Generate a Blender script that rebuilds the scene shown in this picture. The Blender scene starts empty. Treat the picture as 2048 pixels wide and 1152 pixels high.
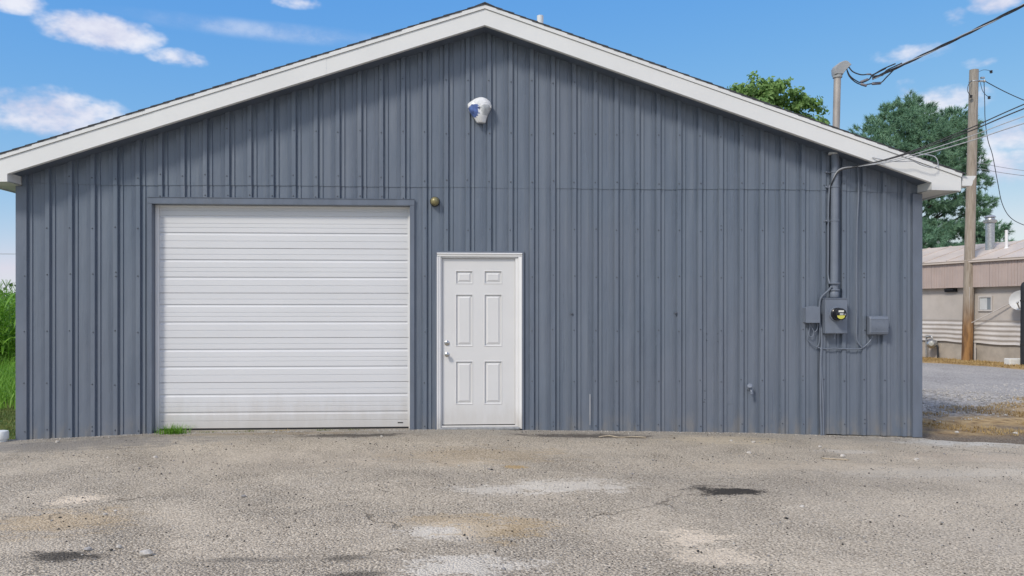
import bpy, math, random
import numpy as np
from mathutils import Vector, Matrix
R = math.radians
S = bpy.context.scene
COL = S.collection
random.seed(4)
RNG = np.random.default_rng(7)

# ------------------------------------------------------------------ camera
cd = bpy.data.cameras.new('camera'); cam = bpy.data.objects.new('camera', cd); COL.objects.link(cam)
cam.location = (0, -9.7, 1.5)
cam.rotation_euler = (R(90), 0, R(-3.2))
cd.sensor_width = 36; cd.lens = 1547 / 2048 * 36
cd.shift_y = 44 / 2048
cd.clip_end = 6000
S.camera = cam

# ------------------------------------------------------------------ sun, sky, exposure
SUN_EL, SUN_AZ = 42, -138            # azimuth from +Y (into the picture), clockwise: behind the camera, to the left
sd = bpy.data.lights.new('sun', 'SUN'); sun = bpy.data.objects.new('sun', sd); COL.objects.link(sun)
sd.energy = 1.4; sd.angle = R(11); sd.color = (1, .92, .81)
sv = Vector((math.sin(R(SUN_AZ)) * math.cos(R(SUN_EL)), math.cos(R(SUN_AZ)) * math.cos(R(SUN_EL)), math.sin(R(SUN_EL))))
sun.rotation_euler = sv.to_track_quat('Z', 'Y').to_euler()
sun.location = (-8, -20, 30)
S.view_settings.view_transform = 'Standard'; S.view_settings.look = 'None'
S.view_settings.gamma = 1; S.view_settings.use_curve_mapping = False
S.view_settings.exposure = 0.86
S.cycles.max_bounces = 6; S.cycles.diffuse_bounces = 3; S.cycles.glossy_bounces = 2; S.cycles.transmission_bounces = 2; S.cycles.transparent_max_bounces = 4


class NT:
    """small node-tree helper"""
    def __init__(s, nt):
        s.t = nt; s.n = nt.nodes; s.l = nt.links; s.dim = '3D'
    def put(s, v, sock):
        if hasattr(v, 'is_output'): s.l.new(v, sock)
        elif isinstance(v, (tuple, list)) and len(v) == 3 and sock.type == 'RGBA': sock.default_value = (*v, 1)
        elif v is not None: sock.default_value = v
    def math(s, op, a, b=None, c=None, clamp=False):
        n = s.n.new('ShaderNodeMath'); n.operation = op; n.use_clamp = clamp
        for i, v in enumerate((a, b, c)):
            if v is not None: s.put(v, n.inputs[i])
        return n.outputs[0]
    def vmath(s, op, a, b=None):
        n = s.n.new('ShaderNodeVectorMath'); n.operation = op
        s.put(a, n.inputs[0])
        if b is not None: s.put(b, n.inputs[1])
        return n.outputs[0]
    def noise(s, vec, scale, detail=4, rough=.55, dist=0):
        n = s.n.new('ShaderNodeTexNoise'); n.noise_dimensions = s.dim; n.inputs['Scale'].default_value = scale
        n.inputs['Detail'].default_value = detail; n.inputs['Roughness'].default_value = rough
        n.inputs['Distortion'].default_value = dist
        if vec is not None: s.l.new(vec, n.inputs['Vector'])
        return n.outputs['Fac']
    def ncol(s, vec, scale, detail=3):
        n = s.n.new('ShaderNodeTexNoise'); n.noise_dimensions = s.dim; n.inputs['Scale'].default_value = scale; n.inputs['Detail'].default_value = detail
        if vec is not None: s.l.new(vec, n.inputs['Vector'])
        return n.outputs['Color']
    def voro(s, vec, scale, feat='F1', out='Distance', rnd=1):
        n = s.n.new('ShaderNodeTexVoronoi'); n.voronoi_dimensions = s.dim; n.feature = feat; n.inputs['Scale'].default_value = scale
        n.inputs['Randomness'].default_value = rnd
        if vec is not None: s.l.new(vec, n.inputs['Vector'])
        return n.outputs[out]
    def mapr(s, v, a, b, c=0, d=1, smooth=True):
        n = s.n.new('ShaderNodeMapRange'); n.interpolation_type = 'SMOOTHSTEP' if smooth else 'LINEAR'
        for i, x in enumerate((v, a, b, c, d)): s.put(x, n.inputs[i])
        return n.outputs[0]
    def mix(s, f, a, b, mode='MIX'):
        n = s.n.new('ShaderNodeMix'); n.data_type = 'RGBA'; n.blend_type = mode
        s.put(f, n.inputs[0]); s.put(a, n.inputs[6]); s.put(b, n.inputs[7])
        return n.outputs[2]
    def ramp(s, v, stops, interp='LINEAR'):
        n = s.n.new('ShaderNodeValToRGB'); cr = n.color_ramp; cr.interpolation = interp
        while len(cr.elements) < len(stops): cr.elements.new(.5)
        for e, (p, c) in zip(cr.elements, stops): e.position = p; e.color = (*c, 1)
        s.l.new(v, n.inputs[0]); return n.outputs[0]
    def sep(s, v):
        n = s.n.new('ShaderNodeSeparateXYZ'); s.l.new(v, n.inputs[0]); return n.outputs
    def comb(s, x, y, z):
        n = s.n.new('ShaderNodeCombineXYZ')
        for i, v in enumerate((x, y, z)): s.put(v, n.inputs[i])
        return n.outputs[0]
    def bump(s, h, strength, dist, normal=None):
        n = s.n.new('ShaderNodeBump'); n.inputs['Strength'].default_value = strength; n.inputs['Distance'].default_value = dist
        s.l.new(h, n.inputs['Height'])
        if normal is not None: s.l.new(normal, n.inputs['Normal'])
        return n.outputs[0]


wd = bpy.data.worlds.new('World'); S.world = wd; wd.use_nodes = True
w = NT(wd.node_tree); w.n.clear(); w.dim = '2D'
sky = w.n.new('ShaderNodeTexSky'); sky.sky_type = 'NISHITA'; sky.sun_disc = False
sky.sun_elevation = R(SUN_EL); sky.sun_rotation = R(SUN_AZ); sky.air_density = 1.0; sky.dust_density = 0.0; sky.ozone_density = 2.0
tc = w.n.new('ShaderNodeTexCoord')
dx, dy, dz = w.sep(tc.outputs['Generated'])
az = w.math('ARCTAN2', dx, dy); el = w.math('ARCSINE', dz)
cv = w.comb(az, w.math('MULTIPLY', el, 1.7), 0)
fb = w.noise(cv, 11, 5, .6)
fb2 = w.noise(cv, 46, 2, .6)
CL = [(-.4330, .3080, .0600, .0190, 1.1), (-.350, .291, .034, .010, .6), (-.4820, .2150, .0720, .0280, 1), (-.5175, .3239, .0300, .0120, .9),
      (-.2177, .3659, .0300, .0075, .6), (.6140, .3268, .0300, .0140, 1), (.5784, .3192, .0150, .0110, .6), (.5362, .2871, .0458, .0105, .55),
      (.6000, .2672, .0189, .0061, .5), (.5662, .2299, .0444, .0180, .7), (.5259, .2483, .0154, .0135, .55), (.6233, .1912, .0300, .0203, .85),
      (.6117, .1526, .0400, .0234, .9)]
F = None
ae = w.comb(az, el, 0)
for a0, e0, ra, rb, wt in CL:
    sx_, sy_ = 1 / (ra * 1.25), 1 / (rb * 1.25)
    n = w.n.new('ShaderNodeVectorMath'); n.operation = 'MULTIPLY_ADD'; w.l.new(ae, n.inputs[0])
    n.inputs[1].default_value = (sx_, sy_, 0); n.inputs[2].default_value = (-a0 * sx_, -e0 * sy_, 0)
    ln_ = w.n.new('ShaderNodeVectorMath'); ln_.operation = 'DOT_PRODUCT'; w.l.new(n.outputs[0], ln_.inputs[0]); w.l.new(n.outputs[0], ln_.inputs[1])
    k = w.math('MULTIPLY_ADD', ln_.outputs['Value'], -wt, wt, clamp=True)
    F = k if F is None else w.math('MAXIMUM', F, k)
# unseen clouds added outside the view, kept denser to whiten the skylight
big = w.noise(w.comb(az, w.math('MULTIPLY', el, 2.2), 3), 5, 1, .5)
out = w.math('MAXIMUM', w.mapr(w.math('ABSOLUTE', az), .72, .95), w.mapr(el, .42, .6))
F = w.math('MAXIMUM', F, w.math('MULTIPLY', out, w.mapr(big, .34, .50)))
dens = w.math('ADD', F, w.math('MULTIPLY', w.math('SUBTRACT', fb, .5), 1.6))
dens = w.math('ADD', dens, w.math('MULTIPLY', w.math('SUBTRACT', fb2, .5), .6))
dens = w.math('MULTIPLY', w.mapr(dens, .16, 1.05), w.mapr(F, 0, .25))
sr, sg, sb = w.sep(sky.outputs[0])
gr = w.math('MULTIPLY', w.math('POWER', w.math('MINIMUM', w.math('MULTIPLY', sr, .265), 1.6), 1.2), .392 / .265)
gg = w.math('MULTIPLY', w.math('POWER', w.math('MULTIPLY', sg, .265), .625), .468 / .265)
gb = w.math('MULTIPLY', w.math('POWER', w.math('MULTIPLY', sb, .265), .1), .75 / .265)
graded = w.comb(gr, gg, gb)
wn = w.n.new('ShaderNodeVectorMath'); wn.operation = 'MULTIPLY_ADD'; w.l.new(ae, wn.inputs[0])
wn.inputs[1].default_value = (1 / .20, 1 / .014, 0); wn.inputs[2].default_value = (.25 / .20, -.331 / .014, 0)
wl_ = w.n.new('ShaderNodeVectorMath'); wl_.operation = 'LENGTH'; w.l.new(wn.outputs[0], wl_.inputs[0])
wisp = w.math('MULTIPLY', w.mapr(wl_.outputs['Value'], 1.0, .2), w.mapr(fb, .30, .70, .08, .42))
dens = w.math('MAXIMUM', dens, wisp)
cc = w.mix(w.mapr(fb, .35, .7), (2.5, 2.55, 3.1), (3.25, 3.28, 3.55))
skc = w.mix(w.math('MULTIPLY', dens, .92), graded, cc)
bg = w.n.new('ShaderNodeBackground'); bg.inputs['Strength'].default_value = .15
w.l.new(skc, bg.inputs['Color'])
wo = w.n.new('ShaderNodeOutputWorld'); w.l.new(bg.outputs[0], wo.inputs[0])


# ------------------------------------------------------------------ materials
def newmat(name):
    m = bpy.data.materials.new(name); m.use_nodes = True
    t = NT(m.node_tree); b = t.n['Principled BSDF']
    tcn = t.n.new('ShaderNodeTexCoord')
    g = t.n.new('ShaderNodeNewGeometry')
    return m, t, b, tcn.outputs['Object'], g.outputs['Position']

def pm(name, col, rough=.6, var=.12, scale=4, bump=0, bscale=60, metal=0, stretch=(1, 1, 1), spec=.5, dirt=None, dirt_amt=.3):
    """painted / plain surface with mottled tone, optional dirt colour and fine relief"""
    m, t, b, ob, pos = newmat(name)
    vec = t.vmath('MULTIPLY', pos, stretch)
    n1 = t.noise(vec, scale, 6, .6)
    lo = tuple(c * (1 - var) for c in col); hi = tuple(min(1, c * (1 + var)) for c in col)
    c = t.mix(t.mapr(n1, .3, .7), lo, hi)
    if dirt:
        n2 = t.noise(vec, scale * .35, 8, .65, .3)
        c = t.mix(t.math('MULTIPLY', t.mapr(n2, .48, .72), dirt_amt), c, dirt)
    t.l.new(c, b.inputs['Base Color'])
    t.l.new(t.mapr(n1, .2, .8, rough - .06, min(1, rough + .08)), b.inputs['Roughness'])
    b.inputs['Metallic'].default_value = metal
    b.inputs['Specular IOR Level'].default_value = spec
    if bump:
        t.l.new(t.bump(t.noise(pos, bscale, 4), .6, bump), b.inputs['Normal'])
    return m

M = {}
def siding_mat():
    m, t, b, ob, pos = newmat('slate_siding_paint')
    st = t.vmath('MULTIPLY', pos, (7, 1, .35))
    n1 = t.noise(st, 1.3, 7, .6, .2)
    n2 = t.noise(pos, .55, 4, .5)
    n3 = t.noise(pos, 160, 2)
    c = t.ramp(n1, [(.28, (.113, .143, .188)), (.5, (.136, .168, .215)), (.74, (.172, .204, .250))])
    c = t.mix(t.mapr(n2, .3, .75, 0, .35), c, (.185, .198, .235))
    z = t.sep(pos)[2]
    # splashed dust along the foot of the wall
    ft = t.math('MULTIPLY', t.mapr(z, .28, -.12, 0, 1), t.mapr(t.noise(t.vmath('MULTIPLY', pos, (3, 1, 1.4)), 2.2, 6), .38, .72))
    c = t.mix(t.math('MULTIPLY', ft, .7), c, (.27, .25, .22))
    wash = t.math('MULTIPLY', t.mapr(t.noise(t.vmath('MULTIPLY', pos, (9, 1, .22)), 1.7, 5, .65), .56, .74), .28)
    c = t.mix(wash, c, (.24, .265, .30))
    c = t.mix(t.mapr(n3, .66, .8, 0, .25), c, (.09, .11, .15))
    t.l.new(c, b.inputs['Base Color'])
    t.l.new(t.mapr(n1, .25, .8, .24, .42), b.inputs['Roughness'])
    b.inputs['Specular IOR Level'].default_value = .5
    can = t.noise(t.vmath('MULTIPLY', pos, (2.2, 1, .8)), 1.6, 3, .5)
    nb = t.bump(can, .7, .035)
    t.l.new(t.bump(n3, .12, .002, nb), b.inputs['Normal'])
    return m
M['siding'] = siding_mat()
M['slate'] = pm('slate_trim_paint', (.14, .166, .212), .34, .1, 2.5, .0006, 120, stretch=(2, 1, .6), dirt=(.2, .2, .2), dirt_amt=.2)
M['slate_box'] = pm('slate_sprayed_paint', (.165, .192, .24), .45, .07, 6, .0004, 200)
M['screw'] = pm('dark_screw_washer', (.075, .088, .112), .5, .2, 40)
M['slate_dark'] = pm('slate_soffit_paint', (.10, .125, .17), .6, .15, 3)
M['white_fascia'] = pm('white_coated_aluminium', (.75, .755, .74), .42, .025, 1.2, .0012, 3.5, stretch=(1, 1, 1), dirt=(.62, .62, .58), dirt_amt=.14)
M['white_soffit'] = pm('soffit_panel', (.62, .64, .62), .6, .06, 5)
def grime(m, z0, z1, col, amt):
    """splashed grime with a broken upper edge"""
    t = NT(m.node_tree); b = t.n['Principled BSDF']; src = b.inputs['Base Color'].links[0].from_socket
    g = t.n.new('ShaderNodeNewGeometry').outputs['Position']; z = t.sep(g)[2]
    nz = t.noise(t.vmath('MULTIPLY', g, (5, 1, 1.2)), 1.6, 7, .7)
    f = t.math('MULTIPLY', t.mapr(t.math('ADD', z, t.math('MULTIPLY', nz, .5)), z1 + .25, z0 + .25), amt)
    t.l.new(t.mix(f, src, col), b.inputs['Base Color'])
M['gdoor'] = pm('white_garage_door_paint', (.69, .70, .715), .38, .02, 1.6, .0006, 8, stretch=(.4, 1, 1), dirt=(.66, .65, .62), dirt_amt=.12)
M['edoor'] = pm('white_entry_door_paint', (.69, .69, .685), .42, .02, 2, .0004, 12, dirt=(.66, .65, .62), dirt_amt=.1)
M['trimw'] = pm('white_vinyl_trim', (.80, .80, .795), .4, .02, 3)
grime(M['gdoor'], 0, .5, (.46, .42, .36), .5); grime(M['edoor'], 0, .4, (.46, .42, .36), .4); grime(M['trimw'], 0, .3, (.42, .38, .32), .5)
M['shingle'] = pm('asphalt_shingle', (.055, .058, .065), .9, .4, 30, .003, 200)
M['deck'] = pm('roof_edge_metal', (.70, .72, .72), .5, .05, 4)
M['rubber'] = pm('black_rubber', (.02, .02, .022), .7, .1, 20)
M['black'] = pm('black_plastic', (.014, .014, .016), .25, .1, 20)
M['chrome'] = pm('satin_nickel', (.55, .54, .52), .25, .05, 10, metal=1)
M['steel'] = pm('galvanised_steel', (.48, .49, .49), .42, .18, 25, metal=.85)
M['brass'] = pm('weathered_brass_lamp', (.27, .24, .12), .38, .12, 30, metal=.35)
M['concrete'] = pm('concrete_lip', (.42, .38, .31), .9, .15, 12, .003, 90, dirt=(.2, .17, .13), dirt_amt=.5)
M['mast'] = pm('rusting_mast_pipe', (.40, .37, .34), .55, .15, 8, metal=.3, stretch=(1, 1, .4), dirt=(.27, .14, .08), dirt_amt=.75)
M['weatherhead'] = pm('dull_cast_aluminium', (.36, .37, .37), .55, .06, 5, metal=.1)
M['cable_black'] = pm('black_cable_sheath', (.028, .03, .036), .55, .2, 20)
M['cable_grey'] = pm('bare_cable', (.36, .38, .41), .45, .15, 20)
M['connector'] = pm('cable_connector', (.17, .17, .20), .5, .1, 20)
M['plastic_wrap'] = pm('white_plastic_wrap', (.78, .79, .80), .28, .05, 14, .004, 40)
M['wrap_blue'] = pm('blue_film', (.10, .16, .40), .3, .35, 18, .004, 40)
M['wrap_grey'] = pm('grey_lens_film', (.50, .52, .53), .3, .15, 14, .003, 40)
M['meter_white'] = pm('meter_label', (.75, .75, .68), .5, .05, 20)
M['meter_lcd'] = pm('meter_display', (.42, .43, .40), .25, .1, 20)
M['meter_yellow'] = pm('meter_yellow', (.62, .60, .10), .5, .08, 20)
M['pvc'] = pm('white_pvc', (.76, .77, .74), .35, .04, 8, dirt=(.5, .45, .35), dirt_amt=.3)
M['stone_pale'] = pm('pale_stone', (.52, .49, .44), .85, .2, 40, .004, 90)
M['stone_grey'] = pm('grey_stone', (.30, .29, .28), .9, .25, 30, .004, 90)
M['rubble'] = pm('lane_rubble', (.46, .44, .41), .9, .3, 30, .004, 90)
M['asph_chip'] = pm('dark_chip', (.05, .048, .045), .9, .3, 40)
M['stick'] = pm('bleached_twig', (.45, .38, .28), .8, .2, 30)
M['tan_wall'] = pm('weathered_tan_panel', (.50, .46, .42), .7, .08, 1.5, dirt=(.36, .32, .28), dirt_amt=.35)
M['tan_skirt'] = pm('pale_skirting_metal', (.56, .53, .50), .55, .07, 2, dirt=(.36, .31, .26), dirt_amt=.4)
M['tan_mansard'] = pm('rosy_tan_metal', (.47, .38, .34), .55, .06, 2, dirt=(.38, .32, .28), dirt_amt=.3)
M['tan_roof'] = pm('beige_roof_metal', (.60, .52, .45), .5, .06, 1.2, dirt=(.50, .42, .36), dirt_amt=.35)
M['tan_base'] = pm('dusty_block_base', (.40, .36, .31), .9, .15, 3, .004, 40, dirt=(.5, .48, .44), dirt_amt=.6)
M['glass'] = pm('window_glass', (.20, .23, .25), .08, .1, 2, spec=.8)
M['curtain'] = pm('pale_blind', (.55, .57, .57), .8, .05, 5)
M['post_dark'] = pm('dark_stained_post', (.018, .021, .026), .7, .3, 6, .003, 40, stretch=(6, 6, .6))
M['dish'] = pm('dish_paint', (.62, .63, .63), .5, .06, 4)
M['bark'] = pm('tree_bark', (.09, .07, .055), .95, .3, 8, .02, 25, stretch=(3, 3, .5))

def pole_mat():
    m, t, b, ob, pos = newmat('weathered_pole_wood')
    g = t.noise(t.vmath('MULTIPLY', pos, (16, 16, .9)), 2.2, 8, .65, .4)
    c = t.ramp(g, [(.25, (.16, .125, .095)), (.5, (.34, .285, .225)), (.75, (.46, .41, .35))])
    z = t.sep(pos)[2]
    wv = t.noise(t.vmath('MULTIPLY', pos, (5, 5, 1)), 1.2, 5)
    brown = t.math('MULTIPLY', t.mapr(t.math('ADD', z, t.math('MULTIPLY', wv, 1.6)), 2.9, 1.5, 0, 1), .92)
    c = t.mix(brown, c, t.mix(t.mapr(wv, .35, .65), (.12, .055, .018), (.36, .185, .06)))
    grey = t.mapr(z, 5.5, 9.0, 0, .55)
    c = t.mix(grey, c, t.ramp(g, [(.3, (.17, .165, .15)), (.7, (.40, .39, .36))]))
    t.l.new(c, b.inputs['Base Color']); b.inputs['Roughness'].default_value = .85
    t.l.new(t.bump(g, .7, .012), b.inputs['Normal'])
    return m
M['pole'] = pole_mat()

def leafmat(name, cols, rough=.55, trans=.25):
    m, t, b, ob, pos = newmat(name)
    n1 = t.noise(pos, 1.1, 3, .6); n2 = t.noise(pos, 9, 2)
    f = t.math('ADD', t.math('MULTIPLY', n1, .65), t.math('MULTIPLY', n2, .35))
    c = t.ramp(f, [(.3, cols[0]), (.5, cols[1]), (.7, cols[2])])
    t.l.new(c, b.inputs['Base Color']); b.inputs['Roughness'].default_value = rough
    b.inputs['Specular IOR Level'].default_value = .35
    tr = t.n.new('ShaderNodeBsdfTranslucent'); t.l.new(c, tr.inputs['Color'])
    mx = t.n.new('ShaderNodeMixShader'); mx.inputs[0].default_value = trans
    t.l.new(b.outputs[0], mx.inputs[1]); t.l.new(tr.outputs[0], mx.inputs[2])
    t.l.new(mx.outputs[0], t.n['Material Output'].inputs[0])
    return m
M['leaf'] = leafmat('broadleaf', [(.10, .19, .05), (.20, .35, .10), (.34, .51, .17)], .5, .35)
M['needle'] = leafmat('pine_needles', [(.085, .185, .115), (.18, .33, .205), (.30, .48, .30)], .6, .2)
M['corn'] = leafmat('corn_leaf', [(.09, .20, .02), (.19, .40, .045), (.34, .56, .10)], .45, .35)
M['grass'] = leafmat('grass_blade', [(.10, .22, .02), (.20, .42, .045), (.34, .54, .10)], .55, .35)
M['weed'] = leafmat('weed_blade', [(.09, .12, .03), (.18, .22, .06), (.30, .30, .10)], .6, .3)
M['dry'] = leafmat('dry_grass_blade', [(.26, .17, .07), (.46, .32, .13), (.60, .46, .22)], .8, .2)
M['farwood'] = leafmat('far_foliage', [(.05, .085, .045), (.08, .12, .06), (.11, .15, .08)], .8, .1)


def patches(t, pos, c, lst, rough_noise):
    """irregular stains and worn patches with a shape of their own; lst: (x, y, rx, ry, colour, strength)"""
    for i, (px, py, rx, ry, col, st) in enumerate(lst):
        n = t.n.new('ShaderNodeVectorMath'); n.operation = 'MULTIPLY_ADD'; t.l.new(pos, n.inputs[0])
        n.inputs[1].default_value = (1 / rx, 1 / ry, 0); n.inputs[2].default_value = (-px / rx, -py / ry, 0)
        ln_ = t.n.new('ShaderNodeVectorMath'); ln_.operation = 'LENGTH'; t.l.new(n.outputs[0], ln_.inputs[0])
        d = t.math('ADD', ln_.outputs['Value'], rough_noise)
        c = t.mix(t.math('MULTIPLY', t.mapr(d, 1.08, .62, smooth=False), st, clamp=True), c, col)
    return c

def yard_mat():
    m, t, b, ob, pos = newmat('worn_asphalt_gravel'); t.dim = '2D'
    x, y, z = t.sep(pos)
    wob = t.vmath('ADD', pos, t.vmath('MULTIPLY', t.ncol(pos, 60, 2), (.006, .006, 0)))
    cell = t.voro(wob, 62, 'F1', 'Color'); dist = t.voro(wob, 62, 'F1', 'Distance')
    cell2 = t.voro(wob, 130, 'F1', 'Color')
    cr = t.sep(cell)[0]; cr2 = t.sep(cell2)[0]
    big = t.noise(pos, .45, 6, .6, .3); mid = t.noise(pos, 2.4, 6, .65, .3); fine = t.noise(pos, 45, 4, .7)
    stone = t.ramp(cr, [(0, (.36, .31, .25)), (.3, (.50, .44, .365)), (.7, (.61, .545, .455)), (1, (.74, .675, .575))])
    stone2 = t.ramp(cr2, [(0, (.22, .19, .155)), (.25, (.46, .405, .335)), (1, (.66, .59, .495))])
    c = t.mix(t.mapr(fine, .42, .6, 0, .6), stone, stone2)
    # open pits between the stones, denser where the surface has ravelled
    pitn = t.noise(t.vmath('MULTIPLY', pos, (1, 1.35, 1)), 62, 2, .6)
    dn = t.noise(pos, 1.1, 4, .6)
    th_ = t.mapr(dn, .35, .7, .64, .53, smooth=False)
    pit = t.mapr(t.math('SUBTRACT', pitn, th_), -.02, .05)
    c = t.mix(t.math('MULTIPLY', pit, .85), c, (.10, .086, .07))
    # binder / sand filling the gaps, in areas
    sand = t.mapr(t.math('ADD', t.math('MULTIPLY', big, .6), t.math('MULTIPLY', mid, .4)), .42, .66)
    smooth_r = t.mapr(t.math('ADD', x, t.math('MULTIPLY', y, -.25)), 2.2, 6.0)         # packed fines to the right
    fill = t.math('MAXIMUM', t.math('MULTIPLY', sand, .5), t.math('MULTIPLY', smooth_r, .62))
    c = t.mix(t.math('MULTIPLY', fill, .8), c, t.mix(mid, (.53, .465, .38), (.66, .59, .495)))
    c = t.mix(t.mapr(dist, .45, .7, 0, .5), c, (.16, .138, .112))
    c = t.mix(t.mapr(big, .56, .30, 0, .22), c, (.36, .33, .295))
    # darker, greyer tone towards the foot of the wall
    foot = t.math('MULTIPLY', t.mapr(t.math('ADD', y, t.math('MULTIPLY', t.math('SUBTRACT', mid, .5), 1.2)), -1.0, -.05), .5)
    c = t.mix(foot, c, (.26, .255, .25))
    rn = t.noise(t.vmath('MULTIPLY', pos, (.8, 1.7, 1)), 3.6, 8, .78)
    rn = t.math('MULTIPLY_ADD', t.math('SUBTRACT', rn, .5), 3.4, t.math('MULTIPLY', t.math('SUBTRACT', cr, .5), -.55))
    pale = (.70, .66, .60); ochre = (.46, .32, .15); dark = (.035, .032, .03); sandc = (.74, .645, .53)
    c = patches(t, pos, c, [
        (2.13, -3.43, .33, .17, dark, .95), (-2.49, -4.87, .22, .10, dark, .85), (-.70, -5.0, .16, .06, dark, .55), (-.62, -5.3, .2, .06, dark, .6), (-1.4, -4.98, .4, .05, (.14, .13, .12), .5),
        (-.10, -4.42, .30, .26, pale, .95), (1.48, -4.70, .24, .18, sandc, .9), (1.45, -5.08, .32, .16, sandc, .7), (.85, -3.15, .55, .26, pale, .7), (.25, -3.25, .5, .2, pale, .6),
        (-3.08, -3.41, .2, .15, sandc, .9), (-.05, -5.16, .40, .2, pale, .85), (-2.9, -4.05, .55, .35, ochre, .38), (.22, -4.40, .38, .28, ochre, .5),
        (-.2, -4.15, .35, .16, ochre, .35), (.10, -1.75, .9, .5, ochre, .26), (.45, -2.35, .14, .07, ochre, .8), (3.05, -.62, .8, .32, (.58, .50, .38), .65), (1.5, -.42, .85, .17, (.055, .05, .048), .75),
        (-1.45, -.40, .75, .14, (.06, .055, .05), .8), (-2.6, -.18, 1.5, .12, (.30, .24, .16), .5), (6.3, -.35, 1.0, .3, (.6, .6, .59), .6), (4.3, -1.25, .35, .14, (.62, .59, .55), .5),
        (-1.6, -1.9, 1.4, .5, (.48, .42, .35), .4), (-4.6, -.65, 1.6, .45, (.19, .19, .195), .6), (4.6, -2.6, 1.3, .35, (.58, .545, .49), .45), (3.4, -2.3, 1.5, .3, (.57, .49, .39), .4), (5.6, -1.6, 1.0, .4, (.60, .50, .41), .35)], rn)
    # cracks
    wv = t.vmath('ADD', pos, t.vmath('MULTIPLY', t.ncol(pos, 4, 4), (.35, .35, 0)))
    ed = t.voro(wv, .42, 'DISTANCE_TO_EDGE', 'Distance')
    ck = t.math('MULTIPLY', t.mapr(ed, .006, .002), t.mapr(t.noise(pos, .7, 3), .58, .66))
    c = t.mix(t.math('MULTIPLY', ck, .55), c, (.10, .085, .065))
    c = t.mix(1, c, (1.11, 1.085, 1.02), 'MULTIPLY')
    t.l.new(c, b.inputs['Base Color']); b.inputs['Roughness'].default_value = .93
    b.inputs['Specular IOR Level'].default_value = .25
    flat = t.math('SUBTRACT', 1, t.math('MULTIPLY', fill, .9))
    h = t.math('MULTIPLY', t.math('SUBTRACT', 1, dist), flat)
    h = t.math('ADD', h, t.math('MULTIPLY', fine, .4)); h = t.math('SUBTRACT', h, t.math('MULTIPLY', pit, .9))
    h = t.math('SUBTRACT', h, t.math('MULTIPLY', ck, 1.5))
    nb = t.bump(h, .9, .012)
    t.l.new(t.bump(mid, .5, .03, nb), b.inputs['Normal'])
    return m
M['yard'] = yard_mat()

TA = (15.744, 16.462); TU = (.3194, -.9477); TN = (-.9477, -.3194)     # frame of the long tan building
def ground_mat():
    m, t, b, ob, pos = newmat('open_ground'); t.dim = '2D'
    x, y, z = t.sep(pos)
    n1 = t.noise(pos, .5, 7, .6, .4); n2 = t.noise(pos, 5, 7, .65, .3); n3 = t.noise(pos, 40, 4)
    green = t.ramp(n2, [(.3, (.05, .095, .02)), (.55, (.10, .17, .035)), (.75, (.20, .22, .07))])
    dry = t.ramp(n2, [(.28, (.22, .15, .08)), (.5, (.46, .32, .16)), (.75, (.60, .46, .26))])
    dirt = t.ramp(n3, [(.3, (.11, .085, .062)), (.5, (.20, .16, .12)), (.7, (.33, .29, .24))])
    rub = t.ramp(t.sep(t.voro(pos, 16, 'F1', 'Color'))[0], [(0, (.17, .16, .15)), (.4, (.42, .40, .37)), (1, (.64, .61, .57))])
    # offset from the tan building
    off = t.math('ADD', t.math('MULTIPLY', t.math('SUBTRACT', x, TA[0]), TN[0]), t.math('MULTIPLY', t.math('SUBTRACT', y, TA[1]), TN[1]))
    nn = t.math('MULTIPLY', t.math('SUBTRACT', n1, .5), 3.0)
    cr = t.mix(t.mapr(t.math('ADD', y, nn), .2, 1.3), dirt, dry)                       # dirt hugs the asphalt edge
    cr = t.mix(t.mapr(t.math('ADD', t.math('ADD', y, t.math('MULTIPLY', x, -.55)), nn), -2.6, -1.4), cr, rub)
    cr = t.mix(t.mapr(off, 3.0, 2.2), cr, dry)
    c = t.mix(t.mapr(x, -3, 3), green, cr)
    t.l.new(c, b.inputs['Base Color']); b.inputs['Roughness'].default_value = .95; b.inputs['Specular IOR Level'].default_value = .2
    hh = t.math('ADD', n2, t.math('MULTIPLY', n3, .4))
    t.l.new(t.bump(hh, .9, .05), b.inputs['Normal'])
    return m
M['ground'] = ground_mat()

def lane_mat():
    m, t, b, ob, pos = newmat('grey_lane_gravel'); t.dim = '2D'
    n1 = t.noise(t.vmath('MULTIPLY', pos, (1, .5, 1)), .6, 6, .6, .4); n3 = t.noise(pos, 30, 5, .7)
    cell = t.sep(t.voro(pos, 35, 'F1', 'Color'))[0]
    c = t.ramp(n1, [(.3, (.27, .255, .24)), (.5, (.37, .35, .325)), (.72, (.47, .44, .405))])
    c = t.mix(.45, c, t.ramp(cell, [(0, (.16, .155, .15)), (.5, (.38, .37, .35)), (1, (.58, .55, .52))]))
    t.l.new(c, b.inputs['Base Color']); b.inputs['Roughness'].default_value = .92; b.inputs['Specular IOR Level'].default_value = .25
    t.l.new(t.bump(n3, .7, .012), b.inputs['Normal'])
    return m
M['lane'] = lane_mat()


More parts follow.
